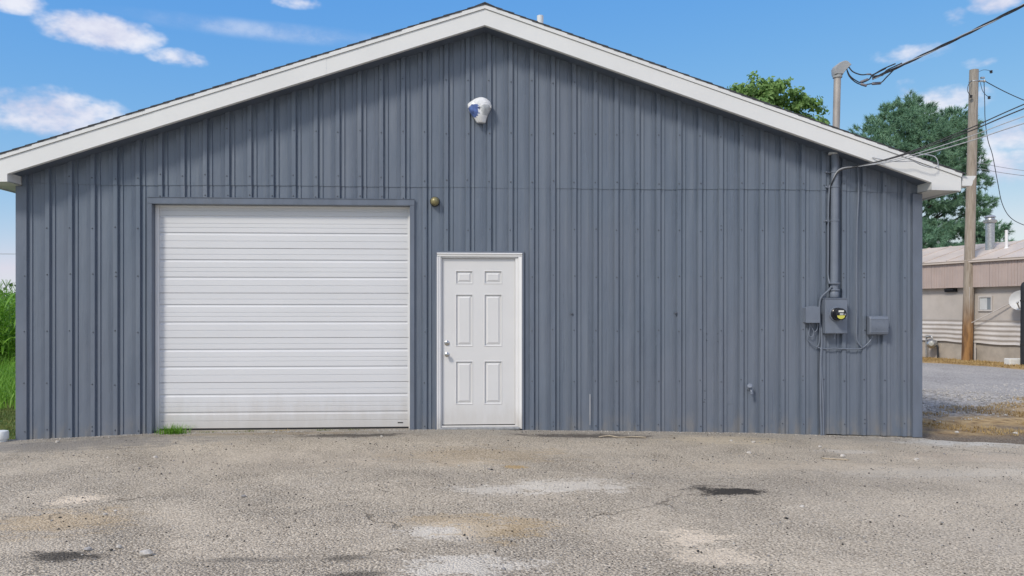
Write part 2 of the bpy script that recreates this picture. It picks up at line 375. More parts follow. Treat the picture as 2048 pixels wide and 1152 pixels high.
# ------------------------------------------------------------------ mesh helpers
class MB:
    def __init__(s): s.v = []; s.f = []
    def quadgrid(s, rows):
        """rows: list of equal-length point lists"""
        b = len(s.v); n = len(rows[0])
        for r in rows: s.v += [tuple(p) for p in r]
        for i in range(len(rows) - 1):
            for j in range(n - 1):
                a = b + i * n + j; s.f.append((a, a + 1, a + n + 1, a + n))
        return s
    def face(s, pts):
        b = len(s.v); s.v += [tuple(p) for p in pts]; s.f.append(tuple(range(b, b + len(pts)))); return s
    def box(s, x0, x1, y0, y1, z0, z1, bev=0):
        if bev:
            return s.bbox(x0, x1, y0, y1, z0, z1, bev)
        b = len(s.v)
        s.v += [(x, y, z) for z in (z0, z1) for y in (y0, y1) for x in (x0, x1)]
        s.f += [tuple(b + i for i in q) for q in ((0, 2, 3, 1), (4, 5, 7, 6), (0, 1, 5, 4), (2, 6, 7, 3), (0, 4, 6, 2), (1, 3, 7, 5))]
        return s
    def bbox(s, x0, x1, y0, y1, z0, z1, e):
        """box with chamfered edges on all sides"""
        b = len(s.v); X = (x0, x1); Y = (y0, y1); Z = (z0, z1); idx = {}
        for i in (0, 1):
            for j in (0, 1):
                for k in (0, 1):
                    sx, sy, sz = (1, -1)[i], (1, -1)[j], (1, -1)[k]
                    for a, d in (('x', (0, e, e)), ('y', (e, 0, e)), ('z', (e, e, 0))):
                        idx[i, j, k, a] = len(s.v)
                        s.v.append((X[i] + sx * d[0], Y[j] + sy * d[1], Z[k] + sz * d[2]))
        I = idx
        cyc = ((0, 0), (1, 0), (1, 1), (0, 1))
        for i in (0, 1):
            s.f.append(tuple(I[i, a, c, 'x'] for a, c in cyc)); s.f.append(tuple(I[a, i, c, 'y'] for a, c in cyc)); s.f.append(tuple(I[a, c, i, 'z'] for a, c in cyc))
        for i in (0, 1):
            for j in (0, 1):
                s.f.append((I[i, j, 0, 'x'], I[i, j, 1, 'x'], I[i, j, 1, 'y'], I[i, j, 0, 'y']))
                s.f.append((I[i, 0, j, 'x'], I[i, 1, j, 'x'], I[i, 1, j, 'z'], I[i, 0, j, 'z']))
                s.f.append((I[0, i, j, 'y'], I[1, i, j, 'y'], I[1, i, j, 'z'], I[0, i, j, 'z']))
                for k in (0, 1): s.f.append((I[i, j, k, 'x'], I[i, j, k, 'y'], I[i, j, k, 'z']))
        return s
    def prism(s, poly, y0, y1):
        """poly of (x, z), extruded from y0 to y1"""
        b = len(s.v); n = len(poly)
        s.v += [(x, y0, z) for x, z in poly] + [(x, y1, z) for x, z in poly]
        s.f.append(tuple(range(b, b + n))); s.f.append(tuple(range(b + 2 * n - 1, b + n - 1, -1)))
        for i in range(n): j = (i + 1) % n; s.f.append((b + i, b + n + i, b + n + j, b + j))
        return s
    def tube(s, pts, r, seg=8, cap=True):
        pts = [Vector(p) for p in pts]; n = len(pts); rr = r if hasattr(r, '__len__') else [r] * n
        b = len(s.v); up = None
        for i, p in enumerate(pts):
            d = (pts[min(i + 1, n - 1)] - pts[max(i - 1, 0)]).normalized()
            if up is None: up = Vector((0, 0, 1)) if abs(d.z) < .9 else Vector((0, 1, 0))
            a = d.cross(up)
            if a.length < 1e-4: a = d.orthogonal()
            a.normalize(); c = d.cross(a).normalized(); up = -c if False else c.cross(d) * 0 + a.cross(d)
            for k in range(seg):
                q = 2 * math.pi * k / seg
                s.v.append(tuple(p + (a * math.cos(q) + c * math.sin(q)) * rr[i]))
        for i in range(n - 1):
            for k in range(seg):
                k2 = (k + 1) % seg
                s.f.append((b + i * seg + k, b + i * seg + k2, b + (i + 1) * seg + k2, b + (i + 1) * seg + k))
        if cap:
            s.f.append(tuple(b + k for k in range(seg))[::-1]); s.f.append(tuple(b + (n - 1) * seg + k for k in range(seg)))
        return s
    def lathe(s, prof, o, axis, seg=20):
        """prof of (radius, distance along axis) from point o"""
        o = Vector(o); ax = Vector(axis).normalized(); a = ax.orthogonal().normalized(); c = ax.cross(a)
        b = len(s.v)
        for r, h in prof:
            for k in range(seg):
                q = 2 * math.pi * k / seg
                s.v.append(tuple(o + ax * h + (a * math.cos(q) + c * math.sin(q)) * r))
        for i in range(len(prof) - 1):
            for k in range(seg):
                k2 = (k + 1) % seg
                s.f.append((b + i * seg + k, b + i * seg + k2, b + (i + 1) * seg + k2, b + (i + 1) * seg + k))
        s.f.append(tuple(b + k for k in range(seg))[::-1]); s.f.append(tuple(b + (len(prof) - 1) * seg + k for k in range(seg)))
        return s
    def blob(s, c, rad, seed=0, seg=8, rings=6, amp=.25):
        rg = random.Random(seed); b = len(s.v); c = Vector(c)
        ph = [rg.uniform(0, 6.3) for _ in range(6)]
        for i in range(rings + 1):
            th = math.pi * i / rings
            for k in range(seg):
                q = 2 * math.pi * k / seg
                d = Vector((math.sin(th) * math.cos(q), math.sin(th) * math.sin(q), math.cos(th)))
                f = 1 + amp * (math.sin(3 * d.x + ph[0]) * math.cos(2.5 * d.y + ph[1]) + .6 * math.sin(5 * d.z + ph[2] + 2 * d.x)) * .7
                s.v.append((c.x + d.x * rad[0] * f, c.y + d.y * rad[1] * f, c.z + d.z * rad[2] * f))
        for i in range(rings):
            for k in range(seg):
                k2 = (k + 1) % seg
                s.f.append((b + i * seg + k, b + (i + 1) * seg + k, b + (i + 1) * seg + k2, b + i * seg + k2))
        return s

def wloc(p):
    v = Vector((0, 0, 0))
    while p is not None: v += p.location; p = p.parent
    return v

def link(name, me, mat, parent=None, smooth=False):
    o = bpy.data.objects.new(name, me); COL.objects.link(o)
    if mat is not None: me.materials.clear(); me.materials.append(mat)
    if parent is not None: o.parent = parent
    if smooth:
        me.polygons.foreach_set('use_smooth', [True] * len(me.polygons))
        if smooth == 'auto': me.set_sharp_from_angle(angle=R(35))
    return o

def build(name, mb, mat, parent=None, smooth=False, recalc=True):
    """mesh object from world-space points; under a parent the points become local to it"""
    off = wloc(parent)
    me = bpy.data.meshes.new(name)
    me.from_pydata([(x - off.x, y - off.y, z - off.z) for x, y, z in mb.v], [], mb.f)
    if recalc:
        import bmesh
        bm = bmesh.new(); bm.from_mesh(me); bmesh.ops.recalc_face_normals(bm, faces=bm.faces); bm.to_mesh(me); bm.free()
    me.update()
    return link(name, me, mat, parent, smooth)

def tag(o, label=None, cat=None, group=None, kind=None):
    if label: o['label'] = label
    if cat: o['category'] = cat
    if group: o['group'] = group
    if kind: o['kind'] = kind
    return o

def empty(name, loc, label, cat, group=None):
    o = bpy.data.objects.new(name, None); COL.objects.link(o); o.location = loc; o.empty_display_size = .2
    return tag(o, label, cat, group)

def npmesh(name, V, Fq, mat, parent=None, k=3):
    """fast mesh from numpy vertices and k-gon index array"""
    me = bpy.data.meshes.new(name); off = wloc(parent)
    V = np.asarray(V, dtype=np.float32) - np.array(off, dtype=np.float32)
    n = len(Fq)
    me.vertices.add(len(V)); me.vertices.foreach_set('co', V.ravel())
    me.loops.add(n * k); me.loops.foreach_set('vertex_index', np.asarray(Fq, dtype=np.int32).ravel())
    me.polygons.add(n); me.polygons.foreach_set('loop_start', np.arange(0, n * k, k, dtype=np.int32))
    me.polygons.foreach_set('loop_total', np.full(n, k, dtype=np.int32))
    me.update(calc_edges=True)
    return link(name, me, mat, parent)

def spline(pts, n=8):
    """Catmull-Rom through the points"""
    P = [Vector(p) for p in pts]; P = [P[0] * 2 - P[1]] + P + [P[-1] * 2 - P[-2]]; o = []
    for i in range(1, len(P) - 2):
        a, b, c, d = P[i - 1:i + 3]
        for j in range(n):
            t = j / n
            o.append(.5 * ((2 * b) + (c - a) * t + (2 * a - 5 * b + 4 * c - d) * t * t + (3 * b - a - 3 * c + d) * t ** 3))
    o.append(P[-2]); return o


# ------------------------------------------------------------------ ground
PX = [-300, -9, -5.46, -3.9, -2.3, .08, 1.0, 2.3, 3.6, 4.9, 5.82, 9, 15, 300]
PZ = [-.10, -.10, -.080, -.014, .002, .010, -.018, -.041, -.072, -.122, -.156, -.165, -.112, -.11]
def zg(x, y):
    p = np.interp(x, PX, PZ)
    k = np.clip((np.asarray(y) + 4.0) / 3.5, 0, 1); k = k * k * (3 - 2 * k)
    return p * k
def sheet(name, xs, ys, dz, mat, amp=0.0, inside=None):
    X, Y = np.meshgrid(xs, ys); Z = zg(X, Y) + dz
    if amp: Z = Z + amp * (np.sin(X * 2.1 + 1.3 * np.sin(Y * 1.7)) * np.sin(Y * 2.7 + X * .6) + .5 * np.sin(X * 5.3 + Y * 3.1))
    V = np.stack([X, Y, Z], -1).reshape(-1, 3); nx = len(xs); ny = len(ys)
    i = np.arange((ny - 1) * (nx - 1)); a = (i // (nx - 1)) * nx + i % (nx - 1)
    o = npmesh(name, V, np.stack([a, a + 1, a + nx + 1, a + nx], -1), mat, k=4)
    o.data.polygons.foreach_set('use_smooth', [True] * len(o.data.polygons))
    return tag(o, kind='structure')
gx = np.concatenate([[-4000, -1500, -500, -150, -60, -30], np.arange(-18, 24.1, .4), [40, 80, 200, 600, 1500, 4000]])
gy = np.concatenate([[-60, -30, -15], np.arange(-11, 24.1, .4), [35, 60, 120, 300, 900, 2000, 5000]])
sheet('ground', gx, gy, -.03, M['ground'], 0)
# the asphalt yard: its back edge runs ragged a little in front of the wall line on both sides
def yard():
    xs = np.concatenate([np.arange(-16, -5.5, .25), np.arange(-5.5, 7.5, .1), np.arange(7.5, 20.1, .25)])
    ys = np.linspace(0, 1, 64) ** 1.5
    X = np.tile(xs, (len(ys), 1))
    wob = .05 * np.sin(xs * 3.1) + .035 * np.sin(xs * 7.7 + 1) + .02 * np.sin(xs * 17)
    back = np.where((xs > -5.44) & (xs < 5.80), .16, np.where(xs < 0, -.02 + wob - .10 * np.clip(-5.5 - xs, 0, 3), -.12 + wob - .5 * np.clip(xs - 5.8, 0, 6)))
    Y = back[None, :] - ys[:, None] * (12 + back[None, :])
    Z = zg(X, Y) + .006 * (np.sin(X * 2.1 + 1.3 * np.sin(Y * 1.7)) * np.sin(Y * 2.7 + X * .6) + .5 * np.sin(X * 5.3 + Y * 3.1)) * np.clip(-Y, 0, 1)
    Z = Z + .004
    V = np.stack([X, Y, Z], -1).reshape(-1, 3); nx = len(xs); ny = len(ys)
    i = np.arange((ny - 1) * (nx - 1)); a = (i // (nx - 1)) * nx + i % (nx - 1)
    o = npmesh('asphalt_yard', V, np.stack([a, a + nx, a + nx + 1, a + 1], -1), M['yard'], k=4)
    o.data.polygons.foreach_set('use_smooth', [True] * len(o.data.polygons))
    tag(o, kind='structure')
yard()
def tanp(s, t, z=0): return (TA[0] + TU[0] * s + TN[0] * t, TA[1] + TU[1] * s + TN[1] * t, z)
def lane():
    rows = []
    for s in np.arange(-22, 15, .5):
        row = []
        for j in range(15):
            t0 = 1.9 + .15 * math.sin(s * 1.3) + .08 * math.sin(s * 4.1); t1 = 9.1 + .35 * math.sin(s * .9 + 1) + .15 * math.sin(s * 3.3)
            p = tanp(s, t0 + (t1 - t0) * j / 14); row.append((p[0], p[1], float(zg(p[0], p[1])) - (.05 if j in (0, 14) else .02 if j in (1, 13) else .012)))
        rows.append(row)
    mb = MB().quadgrid(rows); o = build('lane', mb, M['lane'], smooth=True); tag(o, kind='structure')
lane()

# ------------------------------------------------------------------ the garage building
XL, XR, XC = -5.455, 5.83, .195
SL = .332
RB = 4.955            # height of rake board's lower edge at the ridge (front plane)
OH = .32              # gable overhang
GB = empty('garage_building', (XC, 7, 0), 'slate blue ribbed metal garage building with white rake trim', 'garage')
GX0, GX1, GZ1 = -3.863, -.731, 2.80
DX0, DX1, DZ1 = -.396, .668, 2.213
LAPZ = 3.03
PITCH, RIB0 = .2677, -.28
# sheet profile over one pitch, measured from the rib centre: (dx, how far it stands proud)
PROF = [(-.1338, 0), (-.087, 0), (-.081, .012), (-.031, .001), (-.024, .032), (.024, .032), (.030, .001), (.081, .012), (.086, -.001), (.089, 0)]
def roofz(x): return RB + .012 - SL * abs(x - XC)
def panel(x0, x1, zlo, zhi, yoff, tilt):
    """ribbed sheet between x0 and x1; zlo / zhi are functions of x"""
    k0 = math.floor((x0 - RIB0) / PITCH) - 1; xs = set()
    prof = []
    for k in range(k0, k0 + 8):
        for dx_, h in PROF: prof.append((RIB0 + k * PITCH + dx_, h))
    px = [p[0] for p in prof]; ph = [p[1] for p in prof]
    cuts = [x for x in px if x0 < x < x1] + [x0, x1] + [c for c in (GX0 - .046, GX1 + .05, DX0 - .022, DX1 + .022, XC) if x0 < c < x1]
    cuts = sorted(set(cuts)); mb = MB()
    for a, b in zip(cuts[:-1], cuts[1:]):
        m_ = (a + b) / 2
        lo = zlo(m_)
        ya, yb = (-np.interp(q, px, ph) - yoff - tilt * (q - x0) for q in (a, b))
        za, zb = zhi(a), zhi(b)
        nseg = 4
        rows = []
        for i in range(nseg + 1):
            f = i / nseg
            za_ = lo + (za - lo) * f; zb_ = lo + (zb - lo) * f
            rows.append([(a, ya, za_), (b, yb, zb_)])
        mb.quadgrid(rows)
        mb.face([(a, ya, lo), (b, yb, lo), (b, yb + .008, lo), (a, ya + .012, lo)])
    return mb
def zlo_low(x):
    if GX0 - .046 < x < GX1 + .05: return GZ1 + .068
    if DX0 - .022 < x < DX1 + .022: return DZ1 + .02
    return float(zg(x, 0)) - .06 if x < 4.55 else float(zg(x, 0)) + .018
edges = [XL]; x = RIB0 + PITCH * (-19 + 3) + .03
while x < XR - .15: edges.append(x); x += 3 * PITCH
edges.append(XR)
rg = random.Random(3)
for a, b in zip(edges[:-1], edges[1:]):
    j = rg.uniform(0, .002); tl = rg.uniform(-.002, .0025)
    build('wall_panel', panel(a, b + .014 if b < XR else b, zlo_low, lambda q: min(LAPZ + .06, roofz(q)), j, tl), M['siding'], GB, recalc=False)
    j2 = rg.uniform(.006, .009); dzl = rg.uniform(-.008, .008)
    build('wall_panel', panel(a, b + .014 if b < XR else b, lambda q: LAPZ + dzl + .004 * math.sin(q * 2), lambda q: roofz(q) + .02, j2, rg.uniform(-.002, .002)), M['siding'], GB, recalc=False)
# corner trims, flat angle over the sheet ends
for sx, xx in ((1, XL), (-1, XR)):
    z0 = float(zg(xx, 0)) - .05 if sx > 0 else float(zg(xx, 0)) + .015
    zt = roofz(xx) - .1
    mb = MB().box(min(xx - sx * .012, xx + sx * .115), max(xx - sx * .012, xx + sx * .115), -.034, -.029, z0, 3.0)
    mb.box(min(xx - sx * .012, xx - sx * .006), max(xx - sx * .012, xx - sx * .006), -.029, .10, z0, 3.0)
    mb.box(min(xx + sx * .109, xx + sx * .115), max(xx + sx * .109, xx + sx * .115), -.029, -.0, z0, 3.0)
    build('corner_trim', mb, M['slate'], GB)
# side and back walls (plain, out of sight) and closed core
mb = MB(); mb.box(XL + .002, XL + .06, .12, 14, -.4, 3.0); build('side_wall', mb, M['slate'], GB)
mb = MB(); mb.box(XR - .06, XR - .002, .12, 14, -.4, 3.0); build('side_wall', mb, M['slate'], GB)
mb = MB().prism([(XL + .06, -.4), (XR - .06, -.4), (XR - .06, roofz(XR) - .05), (XC, roofz(XC) - .05), (XL + .06, roofz(XL) - .05)], 13.9, 14); build('back_wall', mb, M['slate'], GB)
mb = MB().prism([(XL + .07, 2.95), (XR - .07, 2.95), (XR - .07, roofz(XR) - .06), (XC, roofz(XC) - .06), (XL + .07, roofz(XL) - .06)], .16, .2); build('gable_backing', mb, M['slate_dark'], GB)
# concrete floor slab edge showing under the overhead door
mb = MB().box(GX0 + .02, GX1 - .0, .045, 6, -.3, .008); build('floor_slab', mb, M['concrete'], GB)
mb = MB().box(5.3, XR - .005, .01, .3, -.3, float(zg(5.6, 0)) + .02); mb.box(4.6, 5.3, .012, .3, -.3, float(zg(5.6, 0)) + .035)
build('footing', mb, M['concrete'], GB)

# screws with washers along each rib
def screws():
    mb = MB(); rg = random.Random(8)
    for k in range(-19, 23):
        xk = RIB0 + k * PITCH
        if not XL + .03 < xk < XR - .03: continue
        for z in (.04, .60, 1.24, 1.924, 2.507, 2.90, 3.108, 3.71, 4.36):
            if z == 2.90 and not GX0 < xk < GX1: continue
            if z == 3.108 and GX0 < xk < GX1: z = 3.15
            if z > roofz(xk) - .12: continue
            if z < zlo_low(xk) + .02: continue
            if rg.random() < .03: continue
            h = .032 + (.008 if z > LAPZ else .001)
            p = (xk + rg.uniform(-.008, .008), -h + .001, z + rg.uniform(-.015, .015))
            mb.lathe([(.0095, 0), (.0095, .003), (.0065, .004), (.0065, .009), (.004, .010)], p, (0, -1, 0), 6)
            if rg.random() < .06: mb.lathe([(.009, 0), (.009, .003), (.006, .004), (.005, .009)], (p[0], p[1], p[2] + .05), (0, -1, 0), 6)
    for (xx, zz) in ((1.297, 1.45), (2.62, 1.46)):
        mb.lathe([(.014, 0), (.018, .01), (.014, .022), (.006, .026)], (xx, -.024, zz), (0, -1, 0), 8)
    for (xx, zz) in ((2.92, 1.22), (2.92, 1.12), (3.02, 1.2), (3.02, 1.12), (3.17, 1.2), (3.17, 1.1), (2.93, .46), (3.0, .47), (2.93, .36), (2.99, .33), (3.0, .36)):
        mb.lathe([(.009, 0), (.009, .004), (.005, .008)], (xx, -.006, zz), (0, -1, 0), 6)
    tag(build('screws', mb, M['screw'], GB), 'slate painted screw heads in rows along the ribs', kind='stuff')
screws()
# bare scratch on a rib and a patched hole
mb = MB().box(1.521, 1.526, -.034, -.0322, .05, .44); tag(build('scratch', mb, M['trimw'], GB), 'white scratch low on a rib')
mb = MB().bbox(3.27, 3.36, -.006, -.001, .30, .42, .002); tag(build('patch_plate', mb, M['siding'], GB), 'small painted patch plate')

# roof: decking, shingle courses, rake boards, soffits, eaves
RT = RB + .262
ROOF = tag(bpy.data.objects.new('roof', None)); COL.objects.link(ROOF); ROOF.parent = GB
EH = 5.976            # half width to the eave edge
def rk(sx, d, z): return (XC + sx * d, z - SL * d)
YB = 14.3
for sx in (-1, 1):
    # solid deck under the shingles
    poly = [rk(sx, 0, RT - .025), rk(sx, EH + .01, RT - .025), rk(sx, EH + .01, RT - .09), rk(sx, 0, RT - .09)]
    mb = MB().prism(poly, -OH + .03, YB); build('roof_deck', mb, M['deck'], ROOF)
    n = 42; exp_ = (EH + .06) / n
    for i in range(n):
        d0, d1 = i * exp_ - .004, (i + 1) * exp_ + .07
        d0 = max(0, d0)
        d1 = min(d1, EH + .06)
        lift = rg.uniform(-.002, .002); yj = rg.uniform(-.004, .004)
        # each course tilts: its lower edge lies proud of the next one
        p0, p1 = rk(sx, d0, RT - .022), rk(sx, d1, RT - .022 + .011 + lift)
        t_ = .015
        poly = [p0, p1, (p1[0], p1[1] + t_), (p0[0], p0[1] + t_)]
        mb = MB().prism(poly, -OH - .018 + yj, YB + .02); build('shingle_course', mb, M['shingle'], ROOF)
    # rake fascia: broad lower board with the boxed end, narrower upper board standing slightly proud
    zb = RB; 
    inner = 5.595
    cutd = [0, 1.9 if sx < 0 else 2.3, 3.9 if sx < 0 else 4.1]
    for i_, (da, db) in enumerate(((cutd[0], cutd[1]), (cutd[1], cutd[2]), (cutd[2], None))):
        if db: poly = [rk(sx, da, RB), rk(sx, db + .02, RB + .001), rk(sx, db + .02, RT - .068), rk(sx, da, RT - .068)]
        else: poly = [rk(sx, da, RB), rk(sx, inner, RB), (XC + sx * inner, 3.005), (XC + sx * EH, 2.998), rk(sx, EH, RT - .068), rk(sx, da, RT - .068)]
        mb = MB().prism(poly, -OH - .0022 * (i_ % 2), -OH + .020 + .001 * i_); build('rake_board', mb, M['white_fascia'], ROOF)
    poly = [rk(sx, 0, RT - .064), rk(sx, EH, RT - .064), rk(sx, EH + .008, RT - .018), rk(sx, 0, RT - .018)]
    mb = MB().prism(poly, -OH - .014, -OH + .028); build('rake_trim', mb, M['white_fascia'], ROOF)
    # folded lower lip of the fascia metal
    poly = [rk(sx, 0, RB - .002), rk(sx, inner - .005, RB - .002), rk(sx, inner - .005, RB + .006), rk(sx, 0, RB + .006)]
    mb = MB().prism(poly, -OH + .023, -OH + .05); build('fascia_lip', mb, M['white_fascia'], ROOF)
    # sloping soffit under the overhang
    poly = [rk(sx, 0, RB + .014), rk(sx, inner, RB + .014), rk(sx, inner, RB + .03), rk(sx, 0, RB + .03)]
    mb = MB().prism(poly, -OH + .022, .1); build('gable_soffit', mb, M['slate_dark'], ROOF)
    # boxed return: face looking toward the middle
    xi = XC + sx * inner
    mb = MB().box(min(xi, xi + sx * .012), max(xi, xi + sx * .012), -OH + .022, -.0, 3.006, roofz(xi) + .02); build('eave_return', mb, M['white_fascia'], ROOF)
    # level eave soffit running to the back, in separate boards, and the eave fascia
    xo = XC + sx * EH
    yy = -OH + .023
    while yy < YB - .3:
        y2 = min(yy + 1.2, YB)
        mb = MB().box(min(xi, xo - sx * .02), max(xi, xo - sx * .02), yy, y2 - .006, 3.004, 3.012); build('soffit_board', mb, M['white_soffit'], ROOF); yy = y2
    mb = MB().box(min(xo - sx * .02, xo), max(xo - sx * .02, xo), -OH + .022, YB, 2.99, RT - SL * EH - .03); build('eave_fascia', mb, M['white_fascia'], ROOF)
mb = MB().prism([(XC - .12, RT - .02 - SL * .12 + .012), (XC, RT + .0), (XC + .12, RT - .02 - SL * .12 + .012), (XC + .12, RT - .02 - SL * .12 + .022), (XC, RT + .012), (XC - .12, RT - .02 - SL * .12 + .022)], -OH - .02, YB + .02)
build('ridge_cap', mb, M['shingle'], ROOF)
# gutter along the right eave, seen from its end
xo = XC + EH
prof = [(0, 0), (0, -.125), (.12, -.125), (.135, -.10), (.14, -.06), (.165, -.03), (.175, -.012), (.18, 0)]
zt = 3.190
G_ = tag(bpy.data.objects.new('gutter', None)); COL.objects.link(G_); G_.parent = GB
poly = [(xo + .032 + a, zt + b) for a, b in prof]
mb = MB().prism(poly, -.296, -.290); build('end_cap', mb, M['white_fascia'], G_)
mb = MB()
for (a, b) in zip(poly[:-1], poly[1:]): mb.face([(a[0], -.289, a[1]), (b[0], -.289, b[1]), (b[0], 14.3, b[1]), (a[0], 14.3, a[1])])
build('trough', mb, M['white_fascia'], G_, recalc=False)
mb = MB().box(xo + .001, xo + .031, -.26, 14.3, zt - .11, zt - .02); build('hanger_strip', mb, M['white_fascia'], G_)
# plumbing vent behind the ridge
mb = MB().lathe([(.052, -.6), (.052, 0), (.046, .002), (.046, -.05)], (1.175, 3, 6.345 - .0), (0, 0, 1), 18)
vz = RT - SL * (1.175 - XC)
mb = MB().lathe([(.10, vz - .02), (.066, vz + .06), (.054, vz + .09), (.054, 6.345), (.046, 6.345), (.046, 6.25)], (1.175, 3, 0), (0, 0, 1), 18)
tag(build('vent_pipe', mb, M['deck'], GB, smooth='auto'), 'pale plumbing vent pipe behind the ridge')

# ---- overhead door
OD = tag(bpy.data.objects.new('overhead_door', None)); COL.objects.link(OD); OD.parent = GB
mb = MB()
mb.box(GX0 - .05, GX0 - .0, -.032, -.027, -.05, GZ1 + .072)         # slate casing faces and reveals
mb.box(GX0 - .006, GX0, -.0265, .105, -.05, GZ1 + .004)
build('casing', mb, M['slate'], OD)
mb = MB().box(GX1, GX1 + .055, -.032, -.027, -.05, GZ1 + .072).box(GX1, GX1 + .006, -.0265, .105, -.05, GZ1 + .004).box(GX1 + .05, GX1 + .056, -.0265, -.002, -.05, GZ1 + .072)
build('casing', mb, M['slate'], OD)
mb = MB().box(GX0 - .051, GX1 + .057, -.037, -.0325, GZ1 + .004, GZ1 + .074).box(GX0 + .001, GX1 - .001, -.036, .105, GZ1 - .002, GZ1 + .0035).box(GX0 - .052, GX1 + .058, -.044, -.012, GZ1 + .0745, GZ1 + .080)
build('casing', mb, M['slate'], OD)
# white stop mouldings
mb = MB().box(GX0 + .001, GX0 + .046, .068, .090, .01, GZ1 - .003, .004); build('door_stop', mb, M['trimw'], OD)
mb = MB().box(GX1 - .022, GX1 - .001, .068, .090, .01, GZ1 - .003, .004); build('door_stop', mb, M['trimw'], OD)
mb = MB().box(GX0 + .047, GX1 - .023, .072, .090, GZ1 - .028, GZ1 - .003, .004); build('door_stop', mb, M['trimw'], OD)
def section(x0, x1, z0, h, ytop):
    """pressed steel section: two broad recessed bands and four fine grooves; flat stiles at the ends"""
    def y_at(kind): return {'f': ytop, 'b': ytop + .009, 'g': ytop + .0035}[kind]
    pts = [(h, ytop + .010), (h - .006, ytop)]
    feats = [(.14, 'g'), (.275, 'b'), (.436, 'g'), (.53, 'g'), (.665, 'b'), (.84, 'g')]
    prof_in, prof_flat = [(1.0, .012), (1 - .005 / h, 0)], None
    L = [(h, .012), (h - .004, 0)]
    for f, k in feats:
        z = h * (1 - f)
        if k == 'g': L += [(z + .005, 0), (z + .003, .0045), (z - .001, .0045), (z - .004, 0)]
        else: L += [(z + .016, 0), (z + .013, .011), (z - .010, .008), (z - .020, 0)]
    L += [(.004, 0), (0, .006)]
    es = .030
    mb = MB()
    rows = []
    for xx, on in ((x0, 0), (x0 + es, 0), (x0 + es + .003, 1), (x1 - es - .003, 1), (x1 - es, 0), (x1, 0)):
        rows.append([(xx, ytop + (dd if (on or zz in (h, 0)) else 0), z0 + zz) for zz, dd in L])
    mb.quadgrid(rows)
    mb.box(x0, x1, ytop + .014, ytop + .045, z0 + .001, z0 + h - .001)
    return mb
zs = [.030, .600, 1.156, 1.712, 2.268]; hs_ = [.568, .554, .554, .554, .54]
for z0, h in zip(zs, hs_):
    build('door_section', section(GX0 + .012, GX1 - .008, z0, h, .092), M['gdoor'], OD, recalc=False)
mb = MB().box(GX0 + .012, GX1 - .008, .096, .125, .006, .031); build('bottom_seal', mb, M['rubber'], OD)
mb = MB().box(-.892, -.825, .088, .0915, .078, .090, .001); tag(build('maker_plate', mb, M['black'], OD), 'small black maker plate low on the overhead door')

# ---- entry door
ED = tag(bpy.data.objects.new('entry_door', None)); COL.objects.link(ED); ED.parent = GB
LX0, LX1, LZ0, LZ1 = -.330, .580, .066, 2.143
mb = MB()   # slate flashing round the white frame
mb.box(DX0 - .022, DX0 - .001, -.036, -.0, -.02, DZ1 + .021).box(DX1 + .001, DX1 + .022, -.036, -.0, -.02, DZ1 + .021).box(DX0 - .0215, DX1 + .0215, -.038, -.0, DZ1 + .0015, DZ1 + .022)
build('flashing', mb, M['slate'], ED)
def mould(x0, x1, z0, z1, ax):
    """stepped brickmould: thick outer bead, sloping face"""
    mb = MB(); W = .048
    if ax == 'l': P_ = [(x0, -.0), (x0, -.045), (x0 + .010, -.050), (x0 + .018, -.043), (x0 + W - .012, -.034), (x0 + W - .006, -.037), (x0 + W, -.031), (x0 + W, 0)]
    else: P_ = [(x1, -.0), (x1, -.045), (x1 - .010, -.050), (x1 - .018, -.043), (x1 - W + .012, -.034), (x1 - W + .006, -.037), (x1 - W, -.031), (x1 - W, 0)]
    rows = [[(a, b, z0) for a, b in P_], [(a, b, z1) for a, b in P_]]
    mb.quadgrid(rows); return mb
build('frame_moulding', mould(DX0, 0, .014, DZ1 - .0485, 'l'), M['trimw'], ED)
build('frame_moulding', mould(0, DX1, .014, DZ1 - .0485, 'r'), M['trimw'], ED)
W = .048; P_ = [(DZ1, 0), (DZ1, -.045), (DZ1 - .010, -.050), (DZ1 - .018, -.043), (DZ1 - W + .012, -.034), (DZ1 - W + .006, -.037), (DZ1 - W, -.031), (DZ1 - W, 0)]
mb = MB().quadgrid([[(DX0, b, a) for a, b in P_], [(DX1, b, a) for a, b in P_]]); build('frame_moulding', mb, M['trimw'], ED)
mb = MB().box(DX0 + .0485, LX0 - .003, -.012, .09, .02, DZ1 - .05, .003); build('jamb', mb, M['trimw'], ED)
mb = MB().box(LX1 + .003, DX1 - .0485, -.012, .09, .02, DZ1 - .05, .003); build('jamb', mb, M['trimw'], ED)
mb = MB().box(LX0 - .002, LX1 + .002, -.012, .09, LZ1 + .004, DZ1 - .0495, .003); build('jamb', mb, M['trimw'], ED)
mb = MB().box(DX0 + .03, DX1 - .03, -.06, .10, .004, .034, .004); tag(build('threshold', mb, M['steel'], ED))
mb = MB().box(DX0 + .05, DX1 - .05, -.020, .10, .0345, .054, .003); build('sill_step', mb, M['trimw'], ED)
mb = MB().box(LX0, LX1, .024, .05, .0545, .0655); build('door_sweep', mb, M['rubber'], ED)
